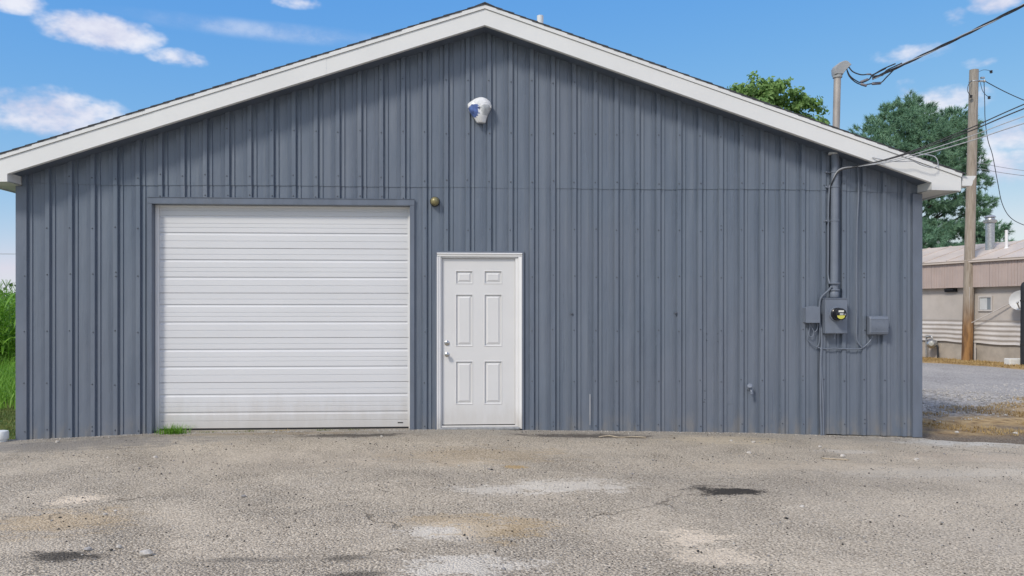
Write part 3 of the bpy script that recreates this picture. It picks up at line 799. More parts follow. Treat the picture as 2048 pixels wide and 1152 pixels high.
# leaf: slab with six sunk, bevelled panels
PANX = [(-.166, .053), (.191, .419)]; PANZ = [(1.826, 1.995), (1.043, 1.70), (.316, .862)]
leafy = .012
mb = MB()
xs = [LX0, PANX[0][0], PANX[0][1], PANX[1][0], PANX[1][1], LX1]
zs_ = [LZ0, .316, .862, 1.043, 1.70, 1.826, 1.995, LZ1]
for i in range(5):
    for j in range(7):
        if i in (1, 3) and j in (1, 3, 5): continue
        mb.face([(xs[i], leafy, zs_[j]), (xs[i + 1], leafy, zs_[j]), (xs[i + 1], leafy, zs_[j + 1]), (xs[i], leafy, zs_[j + 1])])
mb.face([(LX0, leafy, LZ0), (LX0, leafy + .03, LZ0), (LX0, leafy + .03, LZ1), (LX0, leafy, LZ1)]); mb.face([(LX1, leafy, LZ0), (LX1, leafy + .03, LZ0), (LX1, leafy + .03, LZ1), (LX1, leafy, LZ1)])
mb.face([(LX0, leafy, LZ1), (LX1, leafy, LZ1), (LX1, leafy + .03, LZ1), (LX0, leafy + .03, LZ1)]); mb.face([(LX0, leafy + .03, LZ0), (LX1, leafy + .03, LZ0), (LX1, leafy + .03, LZ1), (LX0, leafy + .03, LZ1)])
build('door_leaf', mb, M['edoor'], ED, recalc=False)
for (a, b) in PANX:
    for (c, d) in PANZ:
        ins = [(0, 0), (.005, -.006), (.010, -.004), (.014, .016), (.021, .016), (.052, .000), (.056, .001)]
        mb = MB(); loops = []
        for k, (i_, dy_) in enumerate(ins):
            loops.append([(a + i_, leafy + dy_, c + i_), (b - i_, leafy + dy_, c + i_), (b - i_, leafy + dy_, d - i_), (a + i_, leafy + dy_, d - i_), (a + i_, leafy + dy_, c + i_)])
        mb.quadgrid(loops); mb.face(loops[-1][:4]); build('door_panel', mb, M['edoor'], ED, recalc=False)
mb = MB().lathe([(.032, 0), (.032, .006), (.026, .012), (.016, .014), (.016, .022), (.013, .023)], (-.272, leafy, 1.087), (0, -1, 0), 24); dbt = build('deadbolt', mb, M['chrome'], ED, smooth='auto')
mb = MB().box(-.2745, -.2695, leafy - .026, leafy - .0232, 1.078, 1.096); build('keyway', mb, M['black'], ED)
mb = MB().lathe([(.031, 0), (.031, .004), (.022, .010), (.012, .014), (.012, .032), (.022, .040), (.028, .052), (.027, .064), (.018, .070), (.006, .071)], (-.272, leafy, .944), (0, -1, 0), 24); build('door_knob', mb, M['chrome'], ED, smooth='auto')

# ------------------------------------------------------------------ things on the wall
wl = empty('wall_lamp', (-.421, -.024, 2.849), 'small round brass dome lamp above the white door, beside the overhead door', 'lamp')
mb = MB().lathe([(.062, 0), (.062, .012), (.058, .018)], (-.421, -.024, 2.849), (0, -1, 0), 24); build('base_plate', mb, M['black'], wl, smooth='auto')
mb = MB().lathe([(.054, .0), (.055, .02), (.050, .04), (.038, .058), (.02, .068), (.004, .071)], (-.421, -.0425, 2.849), (0, -1, 0), 24); build('dome', mb, M['brass'], wl, smooth='auto')

fl = empty('wrapped_floodlight', (.141, -.024, 3.98), 'twin floodlight wrapped in white and blue plastic, high under the ridge', 'floodlight')
FC = Vector((.141, 0, 3.985))
mb = MB().lathe([(.06, 0), (.06, .03), (.05, .04)], (.141, -.024, 4.03), (0, -1, 0), 16); build('mount', mb, M['slate_box'], fl, smooth='auto')
def wrapped():
    # plastic bag pulled tight over two lamp heads, gathered toward a neck at the bottom
    prof = [(-1.0, .052, .055, .02), (-.93, .060, .07, .018), (-.72, .072, .10, .012), (-.4, .100, .14, .004), (-.1, .128, .165, 0), (.18, .146, .175, 0), (.42, .143, .165, .002), (.62, .120, .14, .01), (.8, .085, .11, .016), (.92, .045, .07, .02), (.97, .01, .03, .02)]
    rows = []; n = 40; rg_ = random.Random(2)
    for (v, rx, ry, ox) in prof:
        row = []
        for k in range(n + 1):
            q = 2 * math.pi * k / n; cx, sy = math.cos(q), math.sin(q)
            fold = 1 + .035 * math.sin(q * 9 + v * 7) * (1 - abs(v) * .4) + .02 * math.sin(q * 17 - v * 11)
            cleft = 1 - .20 * math.exp(-((q - 1.5 * math.pi) / .22) ** 2) * math.exp(-((v - .1) / .45) ** 2)
            row.append((FC.x + ox - .008 + rx * cx * fold, -.085 + ry * .55 * sy * fold * cleft, FC.z + .16 * v))
        rows.append(row)
    cols_ = list(zip(*rows)); fine_ = [spline(c_, 4) for c_ in cols_]; rows = [list(q_) for q_ in zip(*fine_)]
    mb = MB().quadgrid(rows); mb.face(rows[0][:-1]); mb.face(rows[-1][:-1][::-1])
    wr = build('plastic_wrap', mb, M['plastic_wrap'], fl, smooth=True)
    # printed film: blue over the left lamp, grey lens showing through on the right
    wr.data.materials.append(M['wrap_blue']); wr.data.materials.append(M['wrap_grey'])
    for p_ in wr.data.polygons:
        c_ = p_.center + wloc(fl) - FC; wob_ = .010 * math.sin(c_.z * 190) + .006 * math.sin(c_.z * 410 + 1)
        lo_ = -.105 + .5 * abs(abs(c_.x) - .06)
        if c_.y < -.09 and lo_ < c_.z < .052 - 6 * (abs(c_.x) - .072) ** 2:
            if c_.x < -.022 + wob_ + .3 * min(0, c_.z + .02) * -1 * 0: p_.material_index = 1
            elif c_.x > .020 and c_.z > -.075: p_.material_index = 2
    for sx in (-1, 1):
        arc = [(FC.x - .004 + sx * .070 + .064 * math.cos(q), -.158 + .035 * max(0, sx * math.cos(q)), FC.z + .007 + .070 * math.sin(q)) for q in np.linspace(.1, math.pi - .1, 16)]
        build('wrap_fold', MB().tube(arc, .008, 8), M['plastic_wrap'], fl, smooth=True)
    mb = MB()
    for i, zz in enumerate((.012, -.008, -.024, -.038)):
        mb.box(FC.x - .03 + i * .006, FC.x + .022 - i * .003, -.170 + i * .006, -.14, FC.z + zz, FC.z + zz + .006)
    build('printed_lines', mb, M['connector'], fl)
wrapped()

# service entrance: conduit up the wall, through the roof, weatherhead on top
sm = empty('service_mast', (4.655, -.075, 1.66), 'grey service conduit climbing the wall and through the roof to a weatherhead', 'conduit')
CX = 4.665
mb = MB().tube([(4.655, -.075, 1.74), (4.662, -.075, 2.6), (4.668, -.075, 3.52)], .048, 20); build('conduit', mb, M['slate_box'], sm, smooth='auto')
mb = MB().lathe([(.05, 0), (.056, .01), (.056, .07), (.05, .08)], (4.655, -.075, 1.66), (0, 0, 1), 20); mb.lathe([(.053, 0), (.068, .004), (.068, .018), (.053, .022)], (4.655, -.075, 1.745), (0, 0, 1), 20); mb.lathe([(.053, 0), (.075, .004), (.075, .016), (.053, .02)], (4.655, -.075, 1.83), (0, 0, 1), 20)
build('hub', mb, M['slate_box'], sm, smooth='auto')
for zz in (3.25, 3.06, 2.63):
    mb = MB().lathe([(.0495, 0), (.0535, .002), (.0535, .022), (.0495, .024)], (CX - .001, -.075, zz), (0, 0, 1), 20).box(CX - .13, CX - .05, -.04, -.03, zz, zz + .024)
    mb.lathe([(.012, 0), (.012, .02), (.006, .026)], (CX - .10, -.04, zz + .012), (0, -1, 0), 8)
    build('strap', mb, M['slate_box'], sm, smooth='auto')
mb = MB().lathe([(.085, -.02), (.08, .012), (.055, .03)], (CX + .003, -.075, 3.505), (0, 0, 1), 20); tag(build('soffit_boot', mb, M['white_fascia'], sm, smooth='auto'), 'white collar where the conduit meets the soffit')
mb = MB().tube([(4.672, -.075, 3.53), (4.683, -.075, 3.9), (4.698, -.075, 4.50)], .044, 20); tag(build('mast_pipe', mb, M['mast'], sm, smooth='auto'), 'rust stained mast pipe above the roof')
# weatherhead: hooded casting leaning right with a slanted face
def weatherhead():
    cx, cz = 4.70, 4.49
    side = [(-.058, .0), (-.066, .075), (-.045, .115), (.02, .165), (.075, .185), (.115, .18), (.165, .135), (.085, .055), (.055, .012), (.05, 0)]
    rows = []
    for y_, f in ((-.062, .86), (-.045, .97), (-.015, 1), (.015, 1), (.045, .97), (.062, .86)):
        mx_, mz_ = .03, .085
        r_ = [(cx + mx_ + (a - mx_) * f, -.075 + y_, cz + mz_ + (b_ - mz_) * f) for a, b_ in side]
        rows.append(r_ + [r_[0]])
    mb = MB().quadgrid(rows); mb.face(rows[0][:-1]); mb.face(rows[-1][:-1][::-1])
    build('weatherhead', mb, M['weatherhead'], sm, smooth='auto')
    mb = MB().lathe([(.048, 0), (.058, .003), (.058, .04), (.048, .044)], (cx - .002, -.075, cz - .03), (0, 0, 1), 16); build('clamp_ring', mb, M['weatherhead'], sm, smooth='auto')
weatherhead()

# meter cabinet
mt = empty('electric_meter', (4.66, -.024, 1.2), 'slate painted electric meter cabinet with a round black glass meter', 'electric meter')
mb = MB().box(4.515, 4.800, -.135, -.0245, 1.20, 1.64, .006); mb.box(4.512, 4.803, -.141, -.024, 1.641, 1.653, .002); mb.box(4.530, 4.796, -.1365, -.1352, 1.212, 1.62); build('cabinet', mb, M['slate_box'], mt)
MC = (4.652, -.135, 1.448)
mb = MB().lathe([(.090, -.002), (.094, .010), (.090, .022), (.082, .024)], MC, (0, -1, 0), 32); build('socket_ring', mb, M['slate_box'], mt, smooth='auto')
mb = MB().lathe([(.082, .018), (.082, .050), (.076, .055), (.0745, .130), (.070, .140), (.066, .142)], MC, (0, -1, 0), 32); build('meter_body', mb, M['black'], mt, smooth='auto')
fy = MC[1] - .1425
mb = MB().box(MC[0] - .038, MC[0] + .03, fy - .001, fy, MC[2] + .026, MC[2] + .048); build('face_label', mb, M['meter_white'], mt)
mb = MB().box(MC[0] - .022, MC[0] + .024, fy - .001, fy, MC[2] - .012, MC[2] + .014); build('display', mb, M['meter_lcd'], mt)
mb = MB().lathe([(.010, 0), (.010, .004), (.005, .005)], (MC[0] + .046, fy, MC[2] - .004), (0, -1, 0), 12); build('button', mb, M['steel'], mt)
poly = [(MC[0] - .006 + .05 * math.cos(q), MC[2] - .016 + .044 * math.sin(q)) for q in np.linspace(math.pi, 2 * math.pi, 18)]
mb = MB().prism(poly, fy - .001, fy); build('yellow_face_plate', mb, M['meter_yellow'], mt)
mb = MB().tube([(4.655, -.08, 1.20), (4.655, -.08, 1.135)], .008, 8).lathe([(.016, 0), (.016, .02)], (4.655, -.08, 1.178), (0, 0, 1), 10); build('latch_pin', mb, M['slate_box'], mt)

# small box left of the meter
jb = empty('junction_box', (4.37, -.024, 1.34), 'small slate box with an arched top, left of the meter cabinet', 'junction box')
poly = [(4.268, 1.345), (4.452, 1.345), (4.452, 1.530)] + [(4.268 + .184 * (1 - f), 1.530 + .020 * math.sin(math.pi * f)) for f in np.linspace(.1, .9, 9)] + [(4.268, 1.530)]
mb = MB().prism(poly, -.085, -.0245); build('back_box', mb, M['slate_box'], jb)
poly2 = [(4.272, 1.338), (4.458, 1.338), (4.458, 1.532)] + [(4.272 + .186 * (1 - f), 1.532 + .020 * math.sin(math.pi * f)) for f in np.linspace(.1, .9, 9)] + [(4.272, 1.532)]
mb = MB().prism(poly2, -.108, -.088); build('cover', mb, M['slate_box'], jb)

# bowed box right of the meter
tb = empty('telephone_box', (5.22, -.024, 1.17), 'slate cable box with a bowed grooved cover near the right corner', 'junction box')
mb = MB().box(5.108, 5.345, -.07, -.0245, 1.178, 1.425, .006); build('back_box', mb, M['slate_box'], tb)
def bowed():
    rows = []
    for z, d in ((1.188, .095), (1.194, .120), (1.225, .134), (1.229, .130), (1.31, .138), (1.38, .132), (1.384, .136), (1.41, .125), (1.422, .10), (1.425, .072)):
        rows.append([(5.095 + .004 * (d < .1), -.071, z), (5.095, -d + .012, z), (5.107, -d, z), (5.335, -d, z), (5.347, -d + .012, z), (5.347, -.071, z)])
    mb = MB().quadgrid(rows); mb.face(rows[0]); mb.face(rows[-1][::-1]); build('cover', mb, M['slate_box'], tb, smooth='auto')
    mb = MB().lathe([(.010, 0), (.010, .018), (.006, .02)], (5.347, -.09, 1.275), (1, 0, 0), 10); build('lock_knob', mb, M['black'], tb)
    mb = MB()
    for i in range(11):
        xx = 5.118 + i * .0205; mb.box(xx, xx + .003, -.1375, -.131, 1.24, 1.372)
    build('cover_groove', mb, M['slate_box'], tb)
bowed()

def cable(name, pts, r, mat, label, cat='cable', n=8, seg=6, group=None):
    o = build(name, MB().tube(spline(pts, n), r, seg), mat, smooth=True); return tag(o, label, cat, group)
yw = -.045
SB = M['slate_box']
cable('wall_cable', [(4.600, -.12, 1.80), (4.575, -.10, 1.755), (4.50, -.05, 1.66), (4.482, -.036, 1.55), (4.478, yw, 1.36), (4.50, yw, 1.26), (4.508, yw, 1.1), (4.497, yw, .95), (4.490, yw, .7), (4.492, yw, .3), (4.503, yw, float(zg(4.5, 0)) - .03)], .0135, SB, 'thick painted cable running from the conduit down past the meter to the ground')
cable('wall_cable', [(4.512, -.036, 1.18), (4.505, yw, 1.0), (4.500, -.040, .8), (4.517, -.042, .5), (4.525, yw, .25), (4.528, yw, float(zg(4.5, 0)) - .03)], .014, SB, 'painted pipe-like cable standing right beside the thick cable below the meter')
cable('wall_cable', [(4.345, -.06, 1.35), (4.345, yw, 1.25), (4.335, yw, 1.19), (4.36, yw, 1.155), (4.40, yw, 1.18), (4.395, yw, 1.24), (4.36, yw, 1.30), (4.365, yw, 1.33), (4.40, -.05, 1.35)], .006, SB, 'looped thin cable hanging under the small arched box')
cable('wall_cable', [(4.43, -.06, 1.35), (4.455, yw, 1.30), (4.44, yw, 1.24), (4.41, yw, 1.215)], .006, SB, 'short curled cable tail under the small arched box, nearest the meter')
cable('wall_cable', [(4.318, yw, 1.17), (4.325, yw, 1.12), (4.38, yw, 1.06), (4.44, yw, 1.03), (4.472, yw, 1.08), (4.482, yw, 1.2), (4.47, -.05, 1.36)], .0065, SB, 'cable swinging in a low curve below the small arched box')
cable('wall_cable', [(4.455, yw, 1.02), (4.55, yw, 1.005), (4.66, yw, 1.01), (4.75, yw, 1.005), (4.9, yw, 1.0), (5.02, yw, 1.005), (5.10, yw, 1.06), (5.15, -.05, 1.12), (5.165, -.06, 1.18)], .0085, SB, 'level painted cable linking the meter to the bowed cable box')
cable('wall_cable', [(4.985, -.036, 3.36), (4.990, yw, 3.0), (4.972, yw, 2.6), (4.966, yw, 2.0), (4.968, yw, 1.5), (4.965, yw, 1.16), (4.985, yw, 1.08), (5.04, yw, 1.02)], .010, SB, 'tall thin painted cable dropping from under the rake to the bowed box')
cable('wall_cable', [(4.612, -.04, 3.1), (4.598, -.036, 2.8), (4.596, -.036, 2.2), (4.594, -.036, 1.95), (4.60, -.07, 1.83)], .012, SB, 'dark painted cable running tight along the left of the conduit')

# hose spigot low on the wall
sp = empty('hose_spigot', (3.576, -.01, .503), 'slate painted hose spigot low on the wall', 'spigot')
mb = MB().tube([(3.576, 0, .51), (3.576, -.05, .51), (3.576, -.075, .49), (3.578, -.085, .455)], [.016, .018, .018, .016], 10).lathe([(.034, 0), (.034, .006)], (3.576, -.006, .51), (0, -1, 0), 12); build('spout', mb, SB, sp, smooth='auto')
mb = MB().tube([(3.576, -.055, .515), (3.560, -.085, .54)], .008, 8)
hv = Vector((-.3, -.75, .6)).normalized()
mb.lathe([(.030, 0), (.036, .004), (.030, .012), (.012, .014)], (3.556, -.085, .538), hv, 8); build('handle', mb, SB, sp, smooth='auto')
mb = MB().tube([(3.578, -.086, .456), (3.579, -.088, .435)], .020, 10); build('hose_thread', mb, SB, sp, smooth='auto')

# ------------------------------------------------------------------ overhead wires
def sag(a, b, s, n=20):
    a, b = Vector(a), Vector(b); return [a.lerp(b, i / n) - Vector((0, 0, s * 4 * (i / n) * (1 - i / n))) for i in range(n + 1)]
WH = Vector((4.83, -.085, 4.60))
end = Vector((6.55, -2.9, 5.20))
def twist(a, b, s, ph, r, n=60, turns=7):
    P = sag(a, b, s, n); o = []
    for i, p in enumerate(P):
        q = ph + 2 * math.pi * turns * i / n
        o.append(p + Vector((.3 * math.cos(q), .2 * math.cos(q), math.sin(q))) * r)
    return o
J = Vector((5.04, -.20, 4.42))
sdp = empty('service_drop', (5.04, -.2, 4.42), 'black twisted service cable rising from the weatherhead to the upper right', 'power cable')
far = Vector((7.4, -4.4, 5.62))
for i, (mtl, r) in enumerate((('cable_black', .0085), ('cable_black', .0085), ('cable_grey', .007))):
    build('strand', MB().tube(twist(J + Vector((.05, 0, 0)), far, .10, i * 2.1, .011), r, 6), M[mtl], sdp, smooth=True)
tails = [[(4.83, -.10, 4.60), (4.88, -.12, 4.53), (4.97, -.15, 4.485), (5.06, -.17, 4.487), (5.10, -.19, 4.475), (5.2, -.25, 4.53), (5.30, -.36, 4.565)],
         [(4.82, -.07, 4.58), (4.86, -.08, 4.49), (4.93, -.09, 4.43), (5.00, -.10, 4.40), (5.08, -.13, 4.43), (5.12, -.16, 4.48), (5.24, -.25, 4.54)],
         [(4.81, -.09, 4.58), (4.84, -.10, 4.48), (4.92, -.11, 4.40), (5.00, -.13, 4.365), (5.10, -.16, 4.37), (5.20, -.2, 4.375), (5.25, -.24, 4.43), (5.33, -.34, 4.535)],
         [(5.07, -.19, 4.45), (5.14, -.22, 4.455), (5.2, -.24, 4.455), (5.24, -.27, 4.51), (5.36, -.4, 4.56)]]
for tpts in tails: build('tail', MB().tube(spline(tpts, 8), .008, 6), M['cable_black'], sdp, smooth=True)
for a, b, r in (((4.985, -.10, 4.405), (5.075, -.13, 4.435), .017), ((4.975, -.125, 4.375), (5.045, -.15, 4.345), .017), ((5.10, -.165, 4.368), (5.205, -.20, 4.368), .018), ((5.03, -.165, 4.488), (5.085, -.18, 4.484), .011)):
    build('splice_sleeve', MB().tube([a, Vector(a).lerp(Vector(b), .1), Vector(a).lerp(Vector(b), .9), b], [r * .7, r, r, r * .7], 10), M['connector'], sdp, smooth='auto')
K0 = (4.645, -.135, 3.21)
LOW = [((6.30, -1.3, 3.84), .012, 'cable_black', 'uppermost low cable from the conduit clamp past the utility pole'), ((6.30, -1.3, 3.79), .013, 'cable_black', 'second low cable down from the conduit clamp past the utility pole'),
       ((6.30, -1.3, 3.70), .009, 'cable_grey', 'thin grey third low cable from the conduit clamp past the pole'), ((6.30, -1.3, 3.62), .010, 'cable_grey', 'lowest low cable from the conduit clamp past the pole')]
for i, (e, r, mtl, lab) in enumerate(LOW):
    e = Vector(e); k = Vector((4.70, -.15, 3.265 + .008 * i)); dd = (e - k)
    m1 = k.lerp(e, .36) - Vector((0, 0, .075)); m2 = k.lerp(e, .70) - Vector((0, 0, .055))
    pts = [(4.612, -.07, 3.06), (4.622, -.12, 3.15 + .006 * i), k, k.lerp(e, .12) - Vector((0, 0, .03)), m1, m2, e, e + dd * .8 + Vector((0, 0, .10))]
    cable('overhead_cable', pts, r * .62, M[mtl], lab, 'power cable')
cable('drip_loop_cable', [(5.02, .12 - .45, 3.40), (5.2, -.38, 3.35), (5.36, -.40, 3.34), (5.5, -.40, 3.345), (5.62, -.39, 3.30), (5.76, -.385, 3.27), (5.84, -.37, 3.31), (5.82, -.33, 3.42), (5.76, -.1, 3.5)], .006, M['cable_grey'], 'thin pale cable looping across the white rake board at right')

# ------------------------------------------------------------------ utility pole
up = empty('utility_pole', (16.143, 14.537, -.12), 'weathered wooden utility pole with brown stained base by the tan building', 'utility pole')
b0, b1 = Vector((16.143, 14.537, -.2)), Vector((16.37, 14.524, 9.288))
pp = [b0.lerp(b1, f) for f in np.linspace(0, 1, 24)]
build('pole', MB().tube(pp, [.165 - .03 * i / 23 for i in range(24)], 18), M['pole'], up, smooth='auto')
mb = MB().lathe([(.139, 0), (.147, .004), (.147, .03), (.139, .034)], b0.lerp(b1, .958), b1 - b0, 18).box(16.48, 16.62, 14.40, 14.46, 8.88, 8.93).box(16.52, 16.64, 14.38, 14.44, 8.98, 9.03).lathe([(.03, 0), (.045, .04), (.03, .08)], (16.63, 14.4, 8.86), (0, 0, 1), 10); build('bracket', mb, M['steel'], up)
for p in ((16.16, 14.36, 8.38), (16.78, 14.38, 8.36), (16.86, 14.4, 9.20)):
    build('insulator', MB().lathe([(.015, -.05), (.05, -.03), (.03, 0), (.055, .02), (.02, .05)], p, (0, 0, 1), 10), M['cable_black'], up, smooth='auto')
build('jumper', MB().tube(spline([(16.2, 14.38, 8.9), (16.06, 14.34, 8.75), (16.03, 14.34, 8.55), (16.15, 14.36, 8.40)], 6), .010, 6), M['cable_black'], up, smooth=True)
build('jumper', MB().tube(spline([(16.5, 14.4, 8.85), (16.55, 14.38, 8.6), (16.66, 14.38, 8.45), (16.78, 14.38, 8.38)], 6), .009, 6), M['cable_black'], up, smooth=True)
build('jumper', MB().tube(spline([(16.45, 14.45, 9.20), (16.6, 14.42, 9.26), (16.75, 14.4, 9.25), (16.86, 14.4, 9.22)], 6), .007, 6), M['cable_black'], up, smooth=True)
build('ground_rod_cover', MB().box(16.285, 16.325, 14.36, 14.40, -.15, .42, .004), M['tan_skirt'], up)
cable('overhead_wire', sag((16.62, 14.42, 8.93), (22.5, 17.5, 8.7), .22), .014, M['cable_black'], 'dark wire leaving the top of the utility pole to the right', 'power cable', 2)
cable('hanging_wire', [(16.627, 14.409, 8.9), (16.645, 14.4, 8.2), (16.66, 14.40, 7.64), (16.75, 14.40, 7.0), (16.90, 14.39, 6.5), (17.05, 14.38, 5.7), (17.224, 14.37, 4.9), (17.45, 14.2, 4.4), (17.9, 13.8, 4.05)], .012, M['cable_black'], 'thin wire hanging from the pole top down to the tan roof', 'power cable')
cable('overhead_wire', sag((16.30, 14.45, 6.30), (22.0, 16.5, 6.30), .12), .008, M['cable_grey'], 'upper of two faint wires leaving the pole at mid height', 'power cable', 2)
cable('overhead_wire', sag((16.29, 14.45, 6.12), (22.0, 16.5, 6.22), .15), .010, M['cable_grey'], 'lower of two faint wires leaving the pole at mid height', 'power cable', 2)
cable('far_power_line', sag((-90, 62, 7.2), (-20, 66, 7.0), .4), .03, M['cable_grey'], 'faint far wire crossing the sky left of the garage', 'power cable', 2)

# ------------------------------------------------------------------ tan building behind the lane
TB = empty('tan_outbuilding', tanp(2, -2, -.12), 'long low tan metal building with beige roof across the lane', 'building')
S0, S1 = -4.2, 12.0
def tq(mb, pts): mb.face([tanp(*p) for p in pts]); return mb
def tbox(mb, s0, s1, t0, t1, z0, z1):
    b = len(mb.v); mb.v += [tanp(s, t, z) for z in (z0, z1) for t in (t0, t1) for s in (s0, s1)]
    mb.f += [tuple(b + i for i in q) for q in ((0, 2, 3, 1), (4, 5, 7, 6), (0, 1, 5, 4), (2, 6, 7, 3), (0, 4, 6, 2), (1, 3, 7, 5))]; return mb
build('base_wall', tbox(MB(), S0, S1, -4.5, -.03, -.4, 1.0), M['tan_base'], TB)
build('upper_wall', tbox(MB(), S0, S1, -4.48, 0, 1.0, 3.05), M['tan_wall'], TB)
# corrugated skirting: horizontal waves
rows = []
for i in range(41):
    z = .50 + .68 * i / 40
    dep = .020 + .018 * math.cos(2 * math.pi * i / 8)
    rows.append([tanp(s, dep + .004 * math.sin(s * 3), z - (.02 + .10 * ((s + 1) / 6 if s > -1 else 0) + .015 * math.sin(s * 5)) * (1 - i / 40)) for s in np.arange(S0, S1 + .1, .4)])
build('skirting', MB().quadgrid(rows), M['tan_skirt'], TB, smooth=True)
# mansard: separate vertical panels
s = S0; rg = random.Random(5)
pw = .30
while s < S1 - .01:
    s2 = min(s + pw, S1)
    mb = tbox(MB(), s + .004, s2 - .004, .10, .205 + rg.uniform(-.003, .003), 2.235, 3.03)
    for q in (.33, .66): tbox(mb, s + pw * q - .012, s + pw * q + .012, .2, .214, 2.235, 3.03)
    build('mansard_panel', mb, M['tan_mansard'], TB); s = s2
build('mansard_soffit', tbox(MB(), S0, S1, 0.0, .1, 2.25, 2.30), M['tan_wall'], TB)
build('gutter', tbox(tbox(MB(), S0, S1, .18, .30, 3.035, 3.10), S0, S1, .17, .315, 3.10, 3.115), M['tan_roof'], TB)
# roof panels with standing seams
s = S0
while s < S1 - .01:
    s2 = min(s + .9, S1)
    mb = MB()
    for (ta, za, tb_, zb_) in ((.25, 3.118, -2.2, 3.83), (-2.2, 3.83, -4.7, 3.10)):
        tq(mb, [(s, ta, za), (s2 - .002, ta, za), (s2 - .002, tb_, zb_), (s, tb_, zb_)])
        tq(mb, [(s, ta, za + .025), (s + .035, ta, za + .025), (s + .035, tb_, zb_ + .025), (s, tb_, zb_ + .025)])
        tq(mb, [(s + .035, ta, za), (s + .035, tb_, zb_), (s + .035, tb_, zb_ + .025), (s + .035, ta, za + .025)])
        tq(mb, [(s, ta, za), (s, tb_, zb_), (s, tb_, zb_ + .025), (s, ta, za + .025)])
    build('roof_panel', mb, M['tan_roof'], TB, recalc=False); s = s2
mb = MB()
for ss in (S0, S1): tq(mb, [(ss, -.0, 3.0), (ss, -.0, 3.19), (ss, -2.2, 3.82), (ss, -4.48, 3.16), (ss, -4.48, 3.0)])
build('gable_end', mb, M['tan_wall'], TB)
# window, frame and half-drawn blind
tw = build('window', tbox(tbox(tbox(tbox(MB(), 2.19, 2.66, .003, .045, 1.90, 1.95), 2.19, 2.66, .003, .045, 1.46, 1.51), 2.19, 2.23, .004, .044, 1.5105, 1.8995), 2.62, 2.66, .004, .044, 1.5105, 1.8995), M['tan_skirt'], TB)
build('pane', tbox(MB(), 2.231, 2.619, .004, .012, 1.511, 1.899), M['glass'], tw)
build('blind', tbox(MB(), 2.236, 2.48, .013, .02, 1.515, 1.895), M['curtain'], tw)
build('awning_post', tbox(MB(), 2.0, 2.09, .22, .30, -.2, 2.24), M['tan_skirt'], TB)
build('brace', MB().tube([tanp(2.10, .24, 1.08), tanp(3.35, .10, 1.73)], .016, 6), M['tan_skirt'], TB)
build('vent_hood', tbox(tbox(MB(), 1.01, 1.42, .0, .09, 2.10, 2.22), 1.05, 1.38, .09, .16, 2.16, 2.2), M['post_dark'], TB)
pa = tanp(1.68, -1.2, 0); dk = tag(build('flue', MB().lathe([(.14, 3.45), (.135, 4.40), (.20, 4.43), (.21, 4.50), (.15, 4.52), (.13, 4.58), (.18, 4.60), (.14, 4.65), (.05, 4.68)], (pa[0], pa[1], 0), (0, 0, 1), 16), M['steel'], TB, smooth='auto'), 'metal flue with a stacked cap on the tan roof')
pb = tanp(2.25, -1.2, 0); build('vent_pipe', MB().lathe([(.10, 3.5), (.05, 3.56), (.045, 4.12), (.03, 4.12)], (pb[0], pb[1], 0), (0, 0, 1), 12), M['trimw'], TB, smooth='auto')
# gas meter against the base wall
gm = empty('gas_meter', tanp(0.60, .2, -.12), 'grey gas meter on pipes at the foot of the tan building', 'gas meter')
c0 = tanp(0.66, .22, .34)
build('meter_body', MB().blob(c0, (.19, .15, .16), 3, 12, 8, .08), M['steel'], gm, smooth=True)
build('dial', MB().lathe([(.08, 0), (.08, .05), (.06, .06)], (c0[0] - .10, c0[1] - .10, c0[2] + .02), (-.6, -.75, .1), 14), M['meter_lcd'], gm, smooth='auto')
build('pipe', MB().tube(spline([tanp(0.85, .2, -.2), tanp(0.85, .2, .1), tanp(0.82, .2, .28), tanp(0.72, .2, .3)], 5), .03, 8), M['post_dark'], gm, smooth=True)
build('pipe', MB().tube(spline([tanp(0.40, .2, -.2), tanp(0.40, .2, .4), tanp(0.44, .2, .58), tanp(0.60, .2, .60), tanp(0.64, .2, .5)], 5), .028, 8), M['steel'], gm, smooth=True)
build('regulator', MB().lathe([(.03, 0), (.10, .03), (.10, .06), (.04, .09)], tanp(0.46, .2, .55), (0, 0, 1), 14), M['steel'], gm, smooth='auto')
# satellite dish
sdh = empty('satellite_dish', tanp(3.83, .05, 1.6), 'pale satellite dish mounted on the tan building, partly behind the dark post', 'satellite dish')
dc = Vector(tanp(3.80, .35, 1.79)); ax = Vector((-.78, -.60, .20)).normalized()
build('reflector', MB().lathe([(.02, -.07), (.15, -.055), (.25, -.02), (.30, .02), (.305, .03), (.29, .022), (.24, -.01), (.15, -.045), (.02, -.06)], dc, ax, 28), M['dish'], sdh, smooth='auto')
build('arm', MB().tube(spline([tanp(3.80, 0, 1.5), tanp(3.80, .2, 1.45), dc - Vector((0, 0, .3)), dc + ax * .35 - Vector((0, 0, .12))], 5), .02, 8), M['steel'], sdh, smooth=True)
build('feed_horn', MB().lathe([(.03, 0), (.04, .05), (.03, .09)], dc + ax * .35 - Vector((0, 0, .12)), -ax, 10), M['dish'], sdh, smooth='auto')
